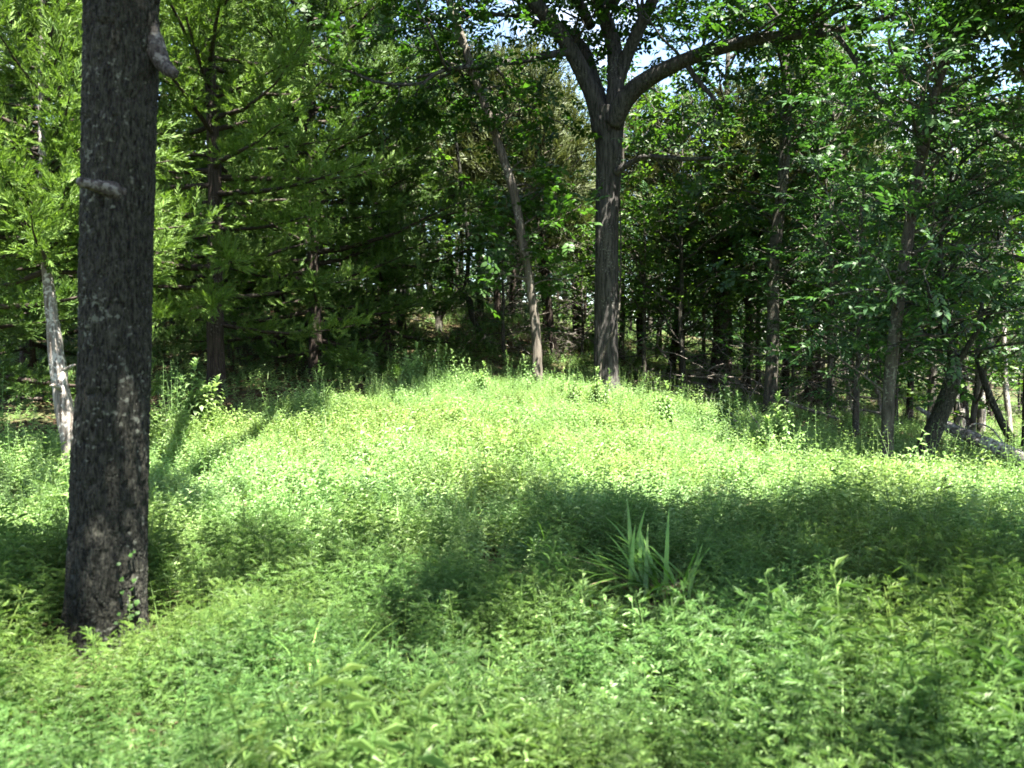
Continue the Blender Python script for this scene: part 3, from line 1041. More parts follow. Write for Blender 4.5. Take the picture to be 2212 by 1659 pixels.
for k, (px, d, s) in enumerate(MID_C):
    t = copy_thing(c3, (0, 0, 0), (0, 0, 0), (1, 1, 1), 'thin shaded cedar with bare twiggy lower trunk inside the dark wood', 'twiggy cedars in the shaded wood')
    put(t, px, d, k * 1.7, s * (1 + .12 * math.sin(k * 3.1)))
    t.rotation_euler = (.07 * math.sin(k * 2.3), .08 * math.sin(k * 4.1 + 1), k * 1.7)
PALE = [(1831, 22.5, 10, 590), (1508 + 570, 23, 12, 840), (2122, 26, 11, 700), (2178, 19, 14, 690), (2065, 22, 14, 700), (1898, 25, 9, 760)]
for k, (px, d, w, ytop) in enumerate(PALE):
    x = (px - IMW / 2) / FP * d
    z = g1(x, d)
    yb = IMH / 2 - FP * math.tan(math.atan2(z - CAMZ, d) - PITCH)
    single_tree('pale_sapling', ['pale peeling pole trunk behind the white fallen stick', 'short pale trunk behind the crooked trunk', 'pale pole trunk deep in the wood at right', 'palest pole trunk at the right picture edge',
                                 'straight pale pole trunk above the fallen log', 'faint pale pole trunk behind the thin leaning tree'][k],
                [(px, yb + 10, d, w), (px + 2, yb - 60, d, w * .9), (px - 6, (yb + ytop) / 2, d, w * .85), (px - 10, ytop, d, w * .7), (px - 14, ytop - 260, d, w * .5), (px - 10, ytop - 520, d, w * .25)],
                M['pale_bark'] if k != 4 else M['grey_bark'], seed=70 + k, sides=9, n=40, side_branches=10, t_from=.5, bl=(.7, 1.7), foli=dict(per_m=2, sec=.8, t0=.2, sprig_sp=.2), kind='far', leafm='hickory', group='pale pole trunks in the right wood', relief=.004)

# ------------------------------------------------------------------ broadleaf trees of the wood
q1 = broad_tree('hickory_tree', 81, 13, 3.0, 3.4, .16, M['hickory'], M['grey_bark'], kind='far', nprim=24, sp=.19, label='leafy tree behind the slim olive-grey trunk', group='broadleaf trees behind the meadow')
put(q1, 1560, 24)
q2 = broad_tree('elm_tree', 82, 12, 2.2, 3.2, .14, M['light_leaf'], M['dark_bark'], kind='far', nprim=24, sp=.19, label='yellow-green leafy tree behind the forked oak', group='broadleaf trees behind the meadow')
put(q2, 1420, 31, 0, .75)
q3 = broad_tree('young_maple', 83, 8.5, 1.0, 2.4, .09, M['hickory'], M['grey_bark'], kind='far', nprim=22, sp=.19, label='young leafy tree in the shade at the right wood edge', group='broadleaf trees behind the meadow')
put(q3, 1800, 20.5)
q4 = broad_tree('young_elm', 84, 7.5, .7, 2.2, .07, M['light_leaf'], M['grey_bark'], kind='far', nprim=20, sp=.19, label='light green young tree right of the forked oak', group='broadleaf trees behind the meadow')
put(q4, 1480, 22)
NEAR_B = [(1795, 27, q2, 1.2, 1.0, 'yellow-green tree lit from above behind the thin leaning tree'),
          (2010, 19, q3, 2.0, 1.0, 'young leafy tree behind the crooked trunk'),
          (2230, 15, q1, 3.0, .85, 'leafy tree cut by the right picture edge'),
             (1930, 25, q1, 4.2, .85, 'tall leafy tree between the thin leaning tree and the crooked trunk'),
          (2120, 21, q4, 5.0, 1.05, 'light green young tree at right behind the log'),
          (1640, 29, q4, 1.1, 1.3, 'light green tree seen left of the slim olive-grey trunk'),
          (1340, 27, q3, 3.4, 1.0, 'dark young tree half hidden behind the forked oak'),
          (1000, 33, q2, 2.6, 1.05, 'airy yellow-green tree at the top of the slope'),
          (880, 35, q2, 4.0, 1.1, 'yellow-green tree high on the slope behind the blackish trunk'),
          (1120, 40, q1, .5, 1.1, 'tall hazy-green tree far up the slope behind the leaning tree'),
          (1250, 38, q2, 1.9, 1.05, 'bright green tree far behind, left of the forked oak'),
          (700, 32, q1, 3.2, 1.15, 'tall leafy tree above the cedars at upper left'),
          (560, 36, q2, 5.5, 1.2, 'yellow-green tall tree topping the cedars at upper left'),
          (1750, 36, q1, 2.2, 1.1, 'tall leafy tree far behind the slim olive-grey trunk'),
          (2080, 34, q2, .9, 1.1, 'yellow-green tall tree far back at right')]
for px, d, src, rz, s, lab in NEAR_B:
    t = copy_thing(src, (0, 0, 0), (0, 0, 0), (1, 1, 1), lab, 'broadleaf trees behind the meadow')
    put(t, px, d, rz, s * (.68 if d > 30 else 1))
rb = np.random.default_rng(90)
k = 0
for ring, n, dlo, dhi in ((0, 18, 36, 46), (1, 24, 46, 62)):
    for i in range(n):
        a = -36 + 72 * (i + rb.uniform(0, 1)) / n
        d = rb.uniform(dlo, dhi)
        x = math.tan(math.radians(a)) * d
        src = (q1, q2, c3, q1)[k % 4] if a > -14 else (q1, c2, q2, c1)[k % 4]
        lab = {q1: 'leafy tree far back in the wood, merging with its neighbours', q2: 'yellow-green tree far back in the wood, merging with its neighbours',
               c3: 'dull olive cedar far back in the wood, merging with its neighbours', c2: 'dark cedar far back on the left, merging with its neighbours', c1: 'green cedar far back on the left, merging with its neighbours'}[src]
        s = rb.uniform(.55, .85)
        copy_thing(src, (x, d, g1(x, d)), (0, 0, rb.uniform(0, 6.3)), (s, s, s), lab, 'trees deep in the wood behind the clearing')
        k += 1

for k, (px, d, s, lab) in enumerate([(1395, 22.5, .55, 'leafy bush in the shade directly right of the forked oak trunk'), (1470, 24, .7, 'dark leafy bush behind the tangle right of the forked oak'), (1610, 23, .6, 'leafy bush left of the slim olive-grey trunk'),
                                     (1720, 21.5, .5, 'leafy bush right of the slim olive-grey trunk'), (1790, 18.5, .6, 'leafy bush between the slim trunk and the thin leaning tree'), (1255, 24.5, .55, 'leafy bush left of the forked oak trunk'), (1090, 22.5, .5, 'leafy bush left of the leaning tree'),
                                     (2100, 16, .7, 'leafy bush behind the fallen log'), (1850, 16, .55, 'leafy bush just left of the thin leaning tree'), (800, 20.5, .4, 'low leafy bush under the cedar boughs left of the slope')]):
    t = copy_thing((q3, q4)[k % 2], (0, 0, 0), (0, 0, 0), (1, 1, 1), lab, 'leafy bushes at the wood edge')
    put(t, px, d, k * 2.1, s)
    t.scale = (s * 1.3, s * 1.3, s)
# shrubs and saplings under the trees
rb = np.random.default_rng(92)
for i in range(46):
    a = -35 + 70 * (i + rb.uniform(0, 1)) / 46
    d = rb.uniform(24, 44)
    x = math.tan(math.radians(a)) * d
    src = (q4, q3)[i % 2]
    s = rb.uniform(.45, .75)
    copy_thing(src, (x, d, g1(x, d)), (0, 0, rb.uniform(0, 6.3)), (s * 1.25, s * 1.25, s), 'leafy sapling in the shaded understorey, merging with its neighbours', 'saplings in the understorey')
# the wood beyond, one mass
rb = np.random.default_rng(93)
NW = 5200
a = np.radians(rb.uniform(-44, 44, NW))
d = rb.uniform(60, 76, NW)
X, Y = np.tan(a) * d, d
h = rb.uniform(0, 1, NW) ** 1.1
hm = 6.5 + 2.5 * np.sin(a * 23) + 1.5 * np.sin(a * 61 + 1)
Z = ground(X, Y) + h * hm
far = crown_mesh('far_wood', 'far', np.column_stack([X, Y, Z]), rb.normal(0, 1, (NW, 3)) * [1, 1, .4], M['hickory'], scale=(2.6, 4.6), upj=.6, seed=93)
obj('far_wood', far, kind='stuff')

# trees round the viewer that shade the foreground
s1 = broad_tree('shade_oak', 95, 11.0, 6.8, 3.5, .2, M['oak'], M['grey_bark'], kind='far', nprim=46, sp=.10, elev=(.0, .4), label='tall shade tree standing out of view to the right of the viewer', group='shade trees around the viewer')
s1.location = (4.7, 3.0, g1(4.7, 3.0))
s1.scale = (1.3, .72, 1)
copy_thing(s1, (7.7, 11.0, g1(7.7, 11.0)), (0, 0, 1.9), (.8, .8, .82), 'added shade tree overhanging from the right picture edge above the log', 'shade trees around the viewer')  # tree added to shade the far right of the meadow
s2 = broad_tree('shade_hickory', 96, 11.5, 7.0, 3.6, .2, M['hickory'], M['grey_bark'], kind='small', nprim=18, sp=.22, elev=(.0, .4), label='thin-crowned shade tree standing out of view behind the viewer', group='shade trees around the viewer')
s2.location = (3.7, -1.2, g1(3.7, -1.2))
s2.rotation_euler = (0, 0, 2.4)
t = copy_thing(s2, (-1.7, -.9, g1(-1.7, -.9)), (0, 0, 4.6), (1, 1, 1), 'thin-crowned shade tree standing out of view behind the viewer on the left', 'shade trees around the viewer')


# ------------------------------------------------------------------ herbs: clump templates kept outside the scene, scattered by nodes
def plant_leafy(r, h, nl, L, W, lean=.18, droop=.25, emax=.65):
    V, F = [], []
    off = 0
    d = unit([r.normal(0, lean), r.normal(0, lean), 1])
    P = wobble_path([0, 0, 0], d, h, 5, r, bend=.07)
    tv, tq, _ = tube(P, np.linspace(.0024, .0010, 6), 3, False)
    tq3 = np.concatenate([tq[:, [0, 1, 2]], tq[:, [0, 2, 3]]])
    V.append(tv)
    F.append(tq3)
    off = len(tv)
    for k in range(nl):
        t = .12 + .88 * (k + .5) / nl
        p, dd = sample_path(P, t)
        a = k * 2.4 + r.uniform(-.4, .4)
        e = r.uniform(-.15, emax) if t < .9 else r.uniform(.35, .9)
        ll = L * r.uniform(.7, 1.15) * (1.1 - .5 * t * t)
        lv, lf = leaf4(ll, W * ll, droop * r.uniform(.5, 1.5))
        R = rot_to(np.array([[math.cos(a) * math.cos(e), math.sin(a) * math.cos(e), math.sin(e)]]))
        pv, pf = stamp(lv, lf, p[None], R, [1.])
        V.append(pv)
        F.append(pf + off)
        off += len(pv)
    return np.vstack(V), np.vstack(F)


def lobed_leaf(r, L):
    V, F, off = [], [], 0
    lob = [(1.0, 0, 0.45), (.72, .55, .5), (.72, -.55, .5), (.48, .7, .48), (.48, -.7, .48), (.25, .75, .36), (.25, -.75, .36)]
    for t, a, l in lob:
        ll = l * L * r.uniform(.85, 1.15)
        v, f = leaf4(ll, ll * .21, .12)
        p = np.array([[L * t * .6, 0, -.12 * L * t * t]])
        R = rot_to(np.array([[math.cos(a), math.sin(a), r.uniform(-.25, .1)]]))
        pv, pf = stamp(v, f, p, R, [1.])
        V.append(pv)
        F.append(pf + off)
        off += len(pv)
    return np.vstack(V), np.vstack(F)


def plant_lobed(r, h, nl, L):
    V, F = [], []
    P = wobble_path([0, 0, 0], unit([r.normal(0, .12), r.normal(0, .12), 1]), h, 5, r, bend=.07)
    tv, tq, _ = tube(P, np.linspace(.004, .0015, 6), 3, False)
    V.append(tv)
    F.append(np.concatenate([tq[:, [0, 1, 2]], tq[:, [0, 2, 3]]]))
    off = len(tv)
    for k in range(nl):
        t = .25 + .75 * (k + .5) / nl
        p, _ = sample_path(P, t)
        a = k * 1.571 + (k // 2) * .8 + r.uniform(-.3, .3)
        e = r.uniform(0, .5) if t < .85 else r.uniform(.5, 1.0)
        v, f = lobed_leaf(r, L * r.uniform(.75, 1.15) * (1.05 - .45 * t))
        pv, pf = stamp(v, f, p[None], rot_to(np.array([[math.cos(a) * math.cos(e), math.sin(a) * math.cos(e), math.sin(e)]])), [1.])
        V.append(pv)
        F.append(pf + off)
        off += len(pv)
    return np.vstack(V), np.vstack(F)


def blade(r, h, w, az, e0, bend):
    """arching blade, 4 segments"""
    n = 5
    pts = [np.zeros(3)]
    e = e0
    for k in range(n):
        pts.append(pts[-1] + np.array([math.cos(az) * math.cos(e), math.sin(az) * math.cos(e), math.sin(e)]) * h / n)
        e -= bend / n
    pts = np.array(pts)
    side = np.array([-math.sin(az), math.cos(az), 0])
    wd = w * np.array([.7, 1, .95, .8, .5, 0.04])
    V = np.stack([pts + side * wd[:, None] / 2, pts - side * wd[:, None] / 2], 1).reshape(-1, 3)
    F = []
    for k in range(n):
        a = 2 * k
        F += [[a, a + 1, a + 3], [a, a + 3, a + 2]]
    return V, np.array(F)


def clump(seed, fn, n, rad):
    r = np.random.default_rng(seed)
    V, F, off = [], [], 0
    for k in range(n):
        v, f = fn(r)
        q = r.normal(0, rad, 2)
        v = v + np.array([q[0], q[1], 0])
        V.append(v)
        F.append(f + off)
        off += len(v)
    return np.vstack(V), np.vstack(F)


def grass_tuft(r, h=.4, w=.008, n=9):
    V, F, off = [], [], 0
    for k in range(n):
        v, f = blade(r, h * r.uniform(.6, 1.2), w * r.uniform(.7, 1.3), r.uniform(0, 6.28), r.uniform(1.0, 1.5), r.uniform(.5, 1.9))
        v = v + np.array([r.normal(0, .025), r.normal(0, .025), 0])
        V.append(v)
        F.append(f + off)
        off += len(v)
    return np.vstack(V), np.vstack(F)


def lib(name, items):
    c = bpy.data.collections.new(name)
    for i, (V, F, mat) in enumerate(items):
        me = mesh_from('herb_clump', V, F, None, M[mat], False)
        o = bpy.data.objects.new('%s_%02d' % (name, i), me)
        c.objects.link(o)
    return c


LIB = lib('herb_library', [
    (*clump(1, lambda r: plant_leafy(r, r.uniform(.25, .42), 15, .075, .34, emax=.3), 5, .09), 'herb'),
    (*clump(2, lambda r: plant_leafy(r, r.uniform(.25, .45), 16, .065, .36, emax=.3), 5, .09), 'herb'),
    (*clump(3, lambda r: plant_leafy(r, r.uniform(.2, .36), 12, .06, .48, emax=.25), 6, .10), 'herb'),
    (*clump(4, lambda r: plant_lobed(r, r.uniform(.28, .45), 12, .095), 4, .09), 'lobed'),
    (*clump(5, lambda r: plant_lobed(r, r.uniform(.25, .42), 12, .10), 4, .10), 'lobed'),
    (*clump(6, lambda r: plant_leafy(r, r.uniform(.3, .5), 26, .085, .15, .14, .3), 4, .08), 'lobed'),
    (*clump(7, lambda r: plant_leafy(r, r.uniform(.25, .45), 24, .08, .18, .16, .25), 4, .09), 'lobed'),
    (*clump(8, lambda r: grass_tuft(r), 2, .06), 'blade'),
    (*clump(9, lambda r: plant_leafy(r, r.uniform(.55, .8), 16, .05, .22, .08), 2, .10), 'herb'),
    (*clump(10, lambda r: plant_leafy(r, r.uniform(.12, .25), 7, .07, .6, .2), 7, .12), 'herb'),
    (*clump(11, lambda r: grass_tuft(r, .55, .007, 6), 2, .08), 'blade'),
])
LITTER = lib('litter_library', [
    (*clump(30 + s, lambda r: (lambda v, f: (v @ np.array(rot_to(unit(r.normal(0, 1, (1, 3)) * [1, 1, .25]), unit(np.array([[0, 0, 1.]]) + r.normal(0, .4, (1, 3))))[0]).T + [0, 0, .02], f))(*leaf4(.11, .05, .2)), 9, .16), 'litter') for s in range(3)])


def scatter_group(name, coll):
    g = bpy.data.node_groups.new(name, 'GeometryNodeTree')
    g.interface.new_socket('Geometry', in_out='INPUT', socket_type='NodeSocketGeometry')
    g.interface.new_socket('Geometry', in_out='OUTPUT', socket_type='NodeSocketGeometry')
    n, l = g.nodes, g.links
    gi, go = n.new('NodeGroupInput'), n.new('NodeGroupOutput')
    mp = n.new('GeometryNodeMeshToPoints')
    ci = n.new('GeometryNodeCollectionInfo')
    ci.inputs['Collection'].default_value = coll
    ci.inputs['Separate Children'].default_value = True
    ci.inputs['Reset Children'].default_value = True
    ip = n.new('GeometryNodeInstanceOnPoints')
    ip.inputs['Pick Instance'].default_value = True

    def attr(nm, ty):
        a = n.new('GeometryNodeInputNamedAttribute')
        a.data_type = ty
        a.inputs['Name'].default_value = nm
        return a.outputs['Attribute']
    er = n.new('FunctionNodeEulerToRotation')
    l.new(attr('rot', 'FLOAT_VECTOR'), er.inputs['Euler'])
    l.new(gi.outputs[0], mp.inputs['Mesh'])
    l.new(mp.outputs['Points'], ip.inputs['Points'])
    l.new(ci.outputs[0], ip.inputs['Instance'])
    l.new(attr('idx', 'INT'), ip.inputs['Instance Index'])
    l.new(er.outputs['Rotation'], ip.inputs['Rotation'])
    l.new(attr('scl', 'FLOAT'), ip.inputs['Scale'])
    l.new(ip.outputs['Instances'], go.inputs[0])
    return g


G_HERB = scatter_group('scatter_herbs', LIB)
G_LIT = scatter_group('scatter_litter', LITTER)


def scatter(name, xy, idx, scl, grp, seed, tilt=.12, zoff=-.01):
    r = np.random.default_rng(seed)
    n = len(xy)
    P = np.column_stack([xy, ground(xy[:, 0], xy[:, 1]) + zoff])
    me = bpy.data.meshes.new(name)
    me.vertices.add(n)
    me.vertices.foreach_set('co', P.astype(np.float32).ravel())
    a = me.attributes.new('rot', 'FLOAT_VECTOR', 'POINT')
    rot = np.column_stack([r.normal(0, tilt, n), r.normal(0, tilt, n), r.uniform(0, 6.283, n)]).astype(np.float32)
    a.data.foreach_set('vector', rot.ravel())
    a = me.attributes.new('idx', 'INT', 'POINT')
    a.data.foreach_set('value', np.asarray(idx, np.int32))
    a = me.attributes.new('scl', 'FLOAT', 'POINT')
    a.data.foreach_set('value', np.asarray(scl, np.float32))
    me.update()
    o = obj(name, me, kind='stuff')
    m = o.modifiers.new('scatter', 'NODES')
    m.node_group = grp
    return o


def meadow_mask(x, y):
    """1 in the open clearing, falling to 0 under the trees"""
    edge = np.interp(x, [-12, -6.5, -5, -4, -3, -1.5, 0, 2, 4, 6, 9, 14], [8.0, 9.5, 10.8, 12.2, 14.6, 17.0, 18.2, 18.0, 16.5, 13.8, 12.0, 11.0])
    return np.clip((edge - y) / 1.2 + .5, 0, 1)


def inside(x, y, m=37):
    return (np.abs(np.arctan2(x, y + 1.0)) < math.radians(m))


rs = np.random.default_rng(101)
# open clearing: dense herbs
N = 42000
x = rs.uniform(-13, 13, N)
y = rs.uniform(.9, 20, N)
keep = inside(x, y, 38) & (rs.random(N) < meadow_mask(x, y))
dens = np.where(y < 8, .95, np.where(y < 12, .75, .6))
keep &= rs.random(N) < dens
keep &= np.hypot(x - o1[0], y - o1[1]) > .3
for a in np.linspace(0, 1, 12):
    q = at(2040 + 260 * a, 915 + 110 * a, 12.9 - 1.4 * a)
    keep &= np.hypot(x - q[0], y - q[1] + .35) > .5 * rs.uniform(.6, 1, len(x))
HOLES = [(1420, 1270, 6.0, .25), (1440, 1330, 5.5, .28), (1350, 1260, 6.2, .25), (1080, 1240, 6.4, .28), (1900, 1390, 5.0, .35), (1745, 1330, 5.3, .30), (265, 1400, 5.0, .3), (700, 1480, 3.9, .12)]
for hx, hy, hd, hr in HOLES:
    q = at(hx, hy, hd)
    keep &= np.hypot((x - q[0]), (y - q[1]) * .8) > hr * rs.uniform(.7, 1.1, len(x))
x, y = x[keep], y[keep]
pn = np.sin(x * .9 + 1.3 * np.sin(y * .55)) * np.cos(y * .8 + .7 * x) + rs.normal(0, .35, len(x))
near = np.clip((8.2 - y) / 2.5, 0, 1)
u = rs.random(len(x))
idx_near = np.select([pn > .35, pn > -.1, pn > -.55], [rs.choice([3, 4], len(x)), rs.choice([3, 4, 5], len(x)), rs.choice([6, 3, 4], len(x))], rs.choice([3, 1, 6, 7, 3, 4], len(x)))
idx_far = rs.choice([0, 1, 2, 8, 9, 7, 10], len(x), p=[.28, .28, .18, .08, .10, .05, .03])
idx = np.where(rs.random(len(x)) < near, idx_near, idx_far)
hv = np.sin(x * 2.1 + 1.7 * np.sin(y * 1.3)) * np.sin(y * 1.9 + x)
scl = rs.uniform(.75, 1.2, len(x)) * np.where(y > 13.5, .75, np.where(y > 8, .95, np.where(y < 4, .84, .88))) * (1 + .30 * hv) * np.where(rs.random(len(x)) < .06, 1.35, 1)
for hx, hy, hd, hr, sc_ in [(230, 1430, 4.75, .75, .45), (1430, 1360, 5.3, .8, .5)]:
    q = at(hx, hy, hd)
    dd = np.hypot(x - q[0], y - q[1]) / hr
    scl *= np.where(dd < 1, sc_ + (1 - sc_) * np.clip(dd, 0, 1) ** 2, 1)
scatter('meadow_undergrowth', np.column_stack([x, y]), idx, scl, G_HERB, 1)
print('meadow clumps', len(x))
# wood floor: lower, thinner plants
N = 16000
x = rs.uniform(-26, 26, N)
y = rs.uniform(8, 42, N)
pat = .5 + .5 * np.sin(x * .7 + 2 * np.sin(y * .4)) * np.cos(y * .6)
pd = (1 - meadow_mask(x, y)) * np.clip(.25 + .6 * pat + .3 * (x > 1) + .25 * ((x > -3) & (x < 1)), 0, 1)
pd *= np.where((x < -3) & (y < 17), .35, 1)
keep = inside(x, y, 36) & (rs.random(N) < pd)
x, y = x[keep], y[keep]
scatter('woodland_undergrowth', np.column_stack([x, y]), rs.choice([0, 1, 2, 9, 8, 10, 6], len(x), p=[.2, .2, .2, .2, .06, .06, .08]), rs.uniform(.6, 1.15, len(x)), G_HERB, 2)
print('wood clumps', len(x))
N = 7000
x = rs.uniform(-24, 24, N)
y = rs.uniform(8, 36, N)
keep = inside(x, y, 36) & (rs.random(N) < (1 - meadow_mask(x, y)))
x, y = x[keep], y[keep]
scatter('leaf_litter', np.column_stack([x, y]), rs.integers(0, 3, len(x)), rs.uniform(.8, 1.5, len(x)), G_LIT, 3, tilt=.05, zoff=.0)


# ------------------------------------------------------------------ weeds that stand out one by one
def weed_meshes(seed, h, nl, L, W, mat, stems=1):
    r = np.random.default_rng(seed)
    mb = MB()
    V, F, off = [], [], 0
    for q in range(stems):
        b0 = np.array([r.normal(0, .05), r.normal(0, .05), -.03]) * (q > 0)
        hh = h * (1 if q == 0 else r.uniform(.6, .9))
        P = wobble_path(b0, unit([r.normal(0, .05 + .1 * (q > 0)), r.normal(0, .05 + .1 * (q > 0)), 1]), hh, 7, r, bend=.05)
        mb.tube(P, np.linspace(.006, .002, 8), 5)
        for k in range(nl):
            t = .1 + .9 * (k + .5) / nl
            p, d = sample_path(P, t)
            a = k * 2.4 + q
            e = r.uniform(-.1, .5) if t < .85 else r.uniform(.5, 1.2)
            ll = L * r.uniform(.8, 1.15) * (1.05 - .55 * t * t)
            lv, lf = leaf6(ll, ll * W, .25)
            pv, pf = stamp(lv, lf, p[None], rot_to(np.array([[math.cos(a) * math.cos(e), math.sin(a) * math.cos(e), math.sin(e)]])), [1.])
            V.append(pv)
            F.append(pf + off)
            off += len(pv)
    return mb.mesh('weed_stem', M['stem']), mesh_from('weed_foliage', np.vstack(V), np.vstack(F), None, M[mat], False)


def weed(name, label, meshes, px, d, s, rz, group):
    xx = (px - IMW / 2) / FP * d
    t = thing(name, label, 'weed', (xx, d, g1(xx, d)), group)
    t.rotation_euler = (0, 0, rz)
    t.scale = (s, s, s)
    obj('stem', meshes[0], t)
    obj('foliage', meshes[1], t, 'stuff')
    return t


W1 = weed_meshes(1, 1.0, 64, .20, .34, 'herb', 6)
W2 = weed_meshes(2, 1.1, 60, .13, .20, 'lobed', 2)
W3 = weed_meshes(3, .9, 46, .14, .26, 'herb', 2)
W4 = weed_meshes(4, .8, 40, .09, .2, 'lobed', 1)
weed('tall_weed', 'tallest pale bushy weed against the dark shade right of the thick dark trunk', W1, 408, 11.6, 1.0, .3, 'pale weeds beside the thick trunk')
weed('tall_weed', 'pale bushy weed leaning on the tallest one beside the thick trunk', W1, 388, 11.7, .75, 1.9, 'pale weeds beside the thick trunk')
weed('tall_weed', 'pale weed just right of the tallest bushy weed', W1, 432, 11.5, .62, 2.9, 'pale weeds beside the thick trunk')
weed('tall_weed', 'small pale weed close to the edge of the thick dark trunk', W1, 352, 11.3, .50, 4.0, 'pale weeds beside the thick trunk')
weed('tall_weed', 'low green weed on the shade line left of the cedar trunk', W3, 545, 13, .5, 4.0, 'pale weeds beside the thick trunk')
for k, (px, d, s) in enumerate([(935, 17, 1.0), (955, 16.5, .9), (905, 16.8, .8), (880, 17.5, .9), (985, 16, .85), (870, 16.2, .7), (850, 17.2, .85), (1010, 15.6, .7), (1050, 15.2, .6), (1195, 15.0, .55), (1215, 15.4, .65), (1240, 14.6, .6),
                                (1330, 14.2, .8), (1300, 14.4, .7), (1285, 14.8, .75), (1380, 13.6, .8), (1410, 14, .9), (1450, 13.5, .8), (1480, 14.6, .8), (1520, 13.2, .8), (1560, 14.4, .9), (1600, 13.0, .8), (1640, 12.6, .85), (1680, 12.2, .95), (1700, 12.4, .9), (1660, 13, .8), (800, 17.4, .8), (1105, 15.8, .7), (1140, 15.9, .8)]):
    weed('tall_weed', 'tall narrow-leaved weed in the row of weeds along the far edge of the sunny clearing', (W2, W3, W1)[k % 3], px, d, s, k * 1.3, 'tall weeds along the far edge of the clearing')
for k, (px, d, s, lab) in enumerate([(955, 4.2, .62, 'pale feathery weed standing up in the lower middle'), (830, 3.7, .52, 'short weed with a pale tip left of the feathery weed'), (1090, 6.2, .55, 'dark green weed over the bare patch left of the sword-leaved clump'),
                                     (1690, 5.0, .5, 'bright weed standing in the dark patch right of the sword-leaved clump'), (1860, 5.2, .55, 'pale leaved weed in the dark patch at lower right'), (270, 4.7, .5, 'weed in front of the base of the thick dark trunk'),
                                     (390, 3.5, .6, 'bushy weed at lower left below the thick trunk')]):
    weed('herb_weed', lab, W4, px, d, s, k * 2.0, 'single weeds in the near undergrowth')

# ------------------------------------------------------------------ sword-leaved clump
d0 = 5.7
bx = at(1430, 1300, d0)
ic = thing('iris_clump', 'clump of long sword-shaped leaves in the shaded near right of the clearing', 'plant', (bx[0], d0, g1(bx[0], d0)))
r = np.random.default_rng(77)


def sword(h, w, az, e0, bend, base, mat):
    v, f = blade(r, h, w, az, e0, bend)
    v[:, :] += base
    # fold the blade along its middle: a third row of points
    me = mesh_from('sword_leaf', v, f, None, M[mat], True)
    obj('leaf', me, ic)


for k in range(38):
    az = math.radians(r.uniform(120, 220))
    sword(r.uniform(.45, .70), r.uniform(.024, .036), az, r.uniform(.7, 1.2), r.uniform(.6, 1.5), [r.normal(0, .09), r.normal(0, .08), 0], 'iris')
for k in range(9):
    az = math.radians(r.uniform(60, 120))
    sword(r.uniform(.45, .68), r.uniform(.028, .040), az, r.uniform(1.1, 1.5), r.uniform(.2, .9), [-.1 + r.normal(0, .07), r.normal(0, .06), 0], 'iris')
for k in range(9):
    az = math.radians(r.uniform(-60, 60))
    sword(r.uniform(.35, .65), r.uniform(.02, .03), az, r.uniform(.9, 1.45), r.uniform(.2, 1.2), [.15 + r.normal(0, .06), r.normal(0, .06), 0], 'iris')
for k in range(6):
    az = math.radians(r.uniform(180, 330))
    sword(r.uniform(.3, .45), r.uniform(.028, .042), az, r.uniform(.9, 1.2), r.uniform(1.2, 2.2), [r.normal(0, .08), -.08 + r.normal(0, .05), 0], 'iris')
for k, (az, e, h, w, bx_, bnd) in enumerate([(200, 1.0, .45, .045, -.18, 1.9), (250, 1.2, .35, .045, .12, 1.7), (270, 1.3, .3, .04, .0, 2.2), (150, .5, .8, .014, -.05, .5)]):
    sword(h, w, math.radians(az), e, bnd, [bx_, -.03, 0], 'straw')

# ------------------------------------------------------------------ fallen wood
lg = thing('fallen_log', 'grey fallen log lying on the ground at the right edge under the crooked trunk', 'log', at(2110, 960, 12.6))
ol = np.array(lg.location)
P, R = px_path([(1980, 880, 13.4, 8), (2010, 898, 13.2, 13), (2050, 922, 13.0, 22), (2100, 945, 12.7, 26), (2150, 966, 12.4, 29), (2212, 995, 12.0, 36), (2300, 1040, 11.6, 40), (2400, 1085, 11.2, 42)], 120)
V, F4, F3 = bark_tube(P, R, 28, .010, 9, .12, 301)
obj('trunk', mesh_from('log_trunk', V - ol, F3, F4, M['log'], True), lg)
mb = MB()
Q, RR = px_path([(2080, 935, 12.7, 4), (2105, 916, 12.6, 4), (2140, 925, 12.5, 3.5), (2170, 960, 12.3, 3), (2200, 985, 12.1, 2)], 30)
mb.tube(Q, RR, 5)
obj('branch', mb.mesh('log_branch', M['log'], origin=ol), lg)
mb = MB()
Q, RR = px_path([(2020, 905, 13.0, 6), (2050, 935, 12.7, 5), (2085, 955, 12.5, 3)], 20)
mb.tube(Q, RR, 5)
obj('branch', mb.mesh('log_branch', M['log'], origin=ol), lg)


def stick(label, pts, name='fallen_branch', mat='dead_wood', twigs=(), group='pale fallen branches at the right wood edge'):
    o = at(*pts[0][:3])
    t = thing(name, label, 'branch', o, group)
    P, R = px_path(pts, 36)
    mb = MB()
    mb.tube(P, R, 8)
    obj('stem', mb.mesh('stick_stem', M[mat], origin=o), t)
    for tw in twigs:
        Q, RR = px_path(tw, 16)
        m2 = MB()
        m2.tube(Q, RR, 5)
        obj('twig', m2.mesh('stick_twig', M[mat], origin=o), t)


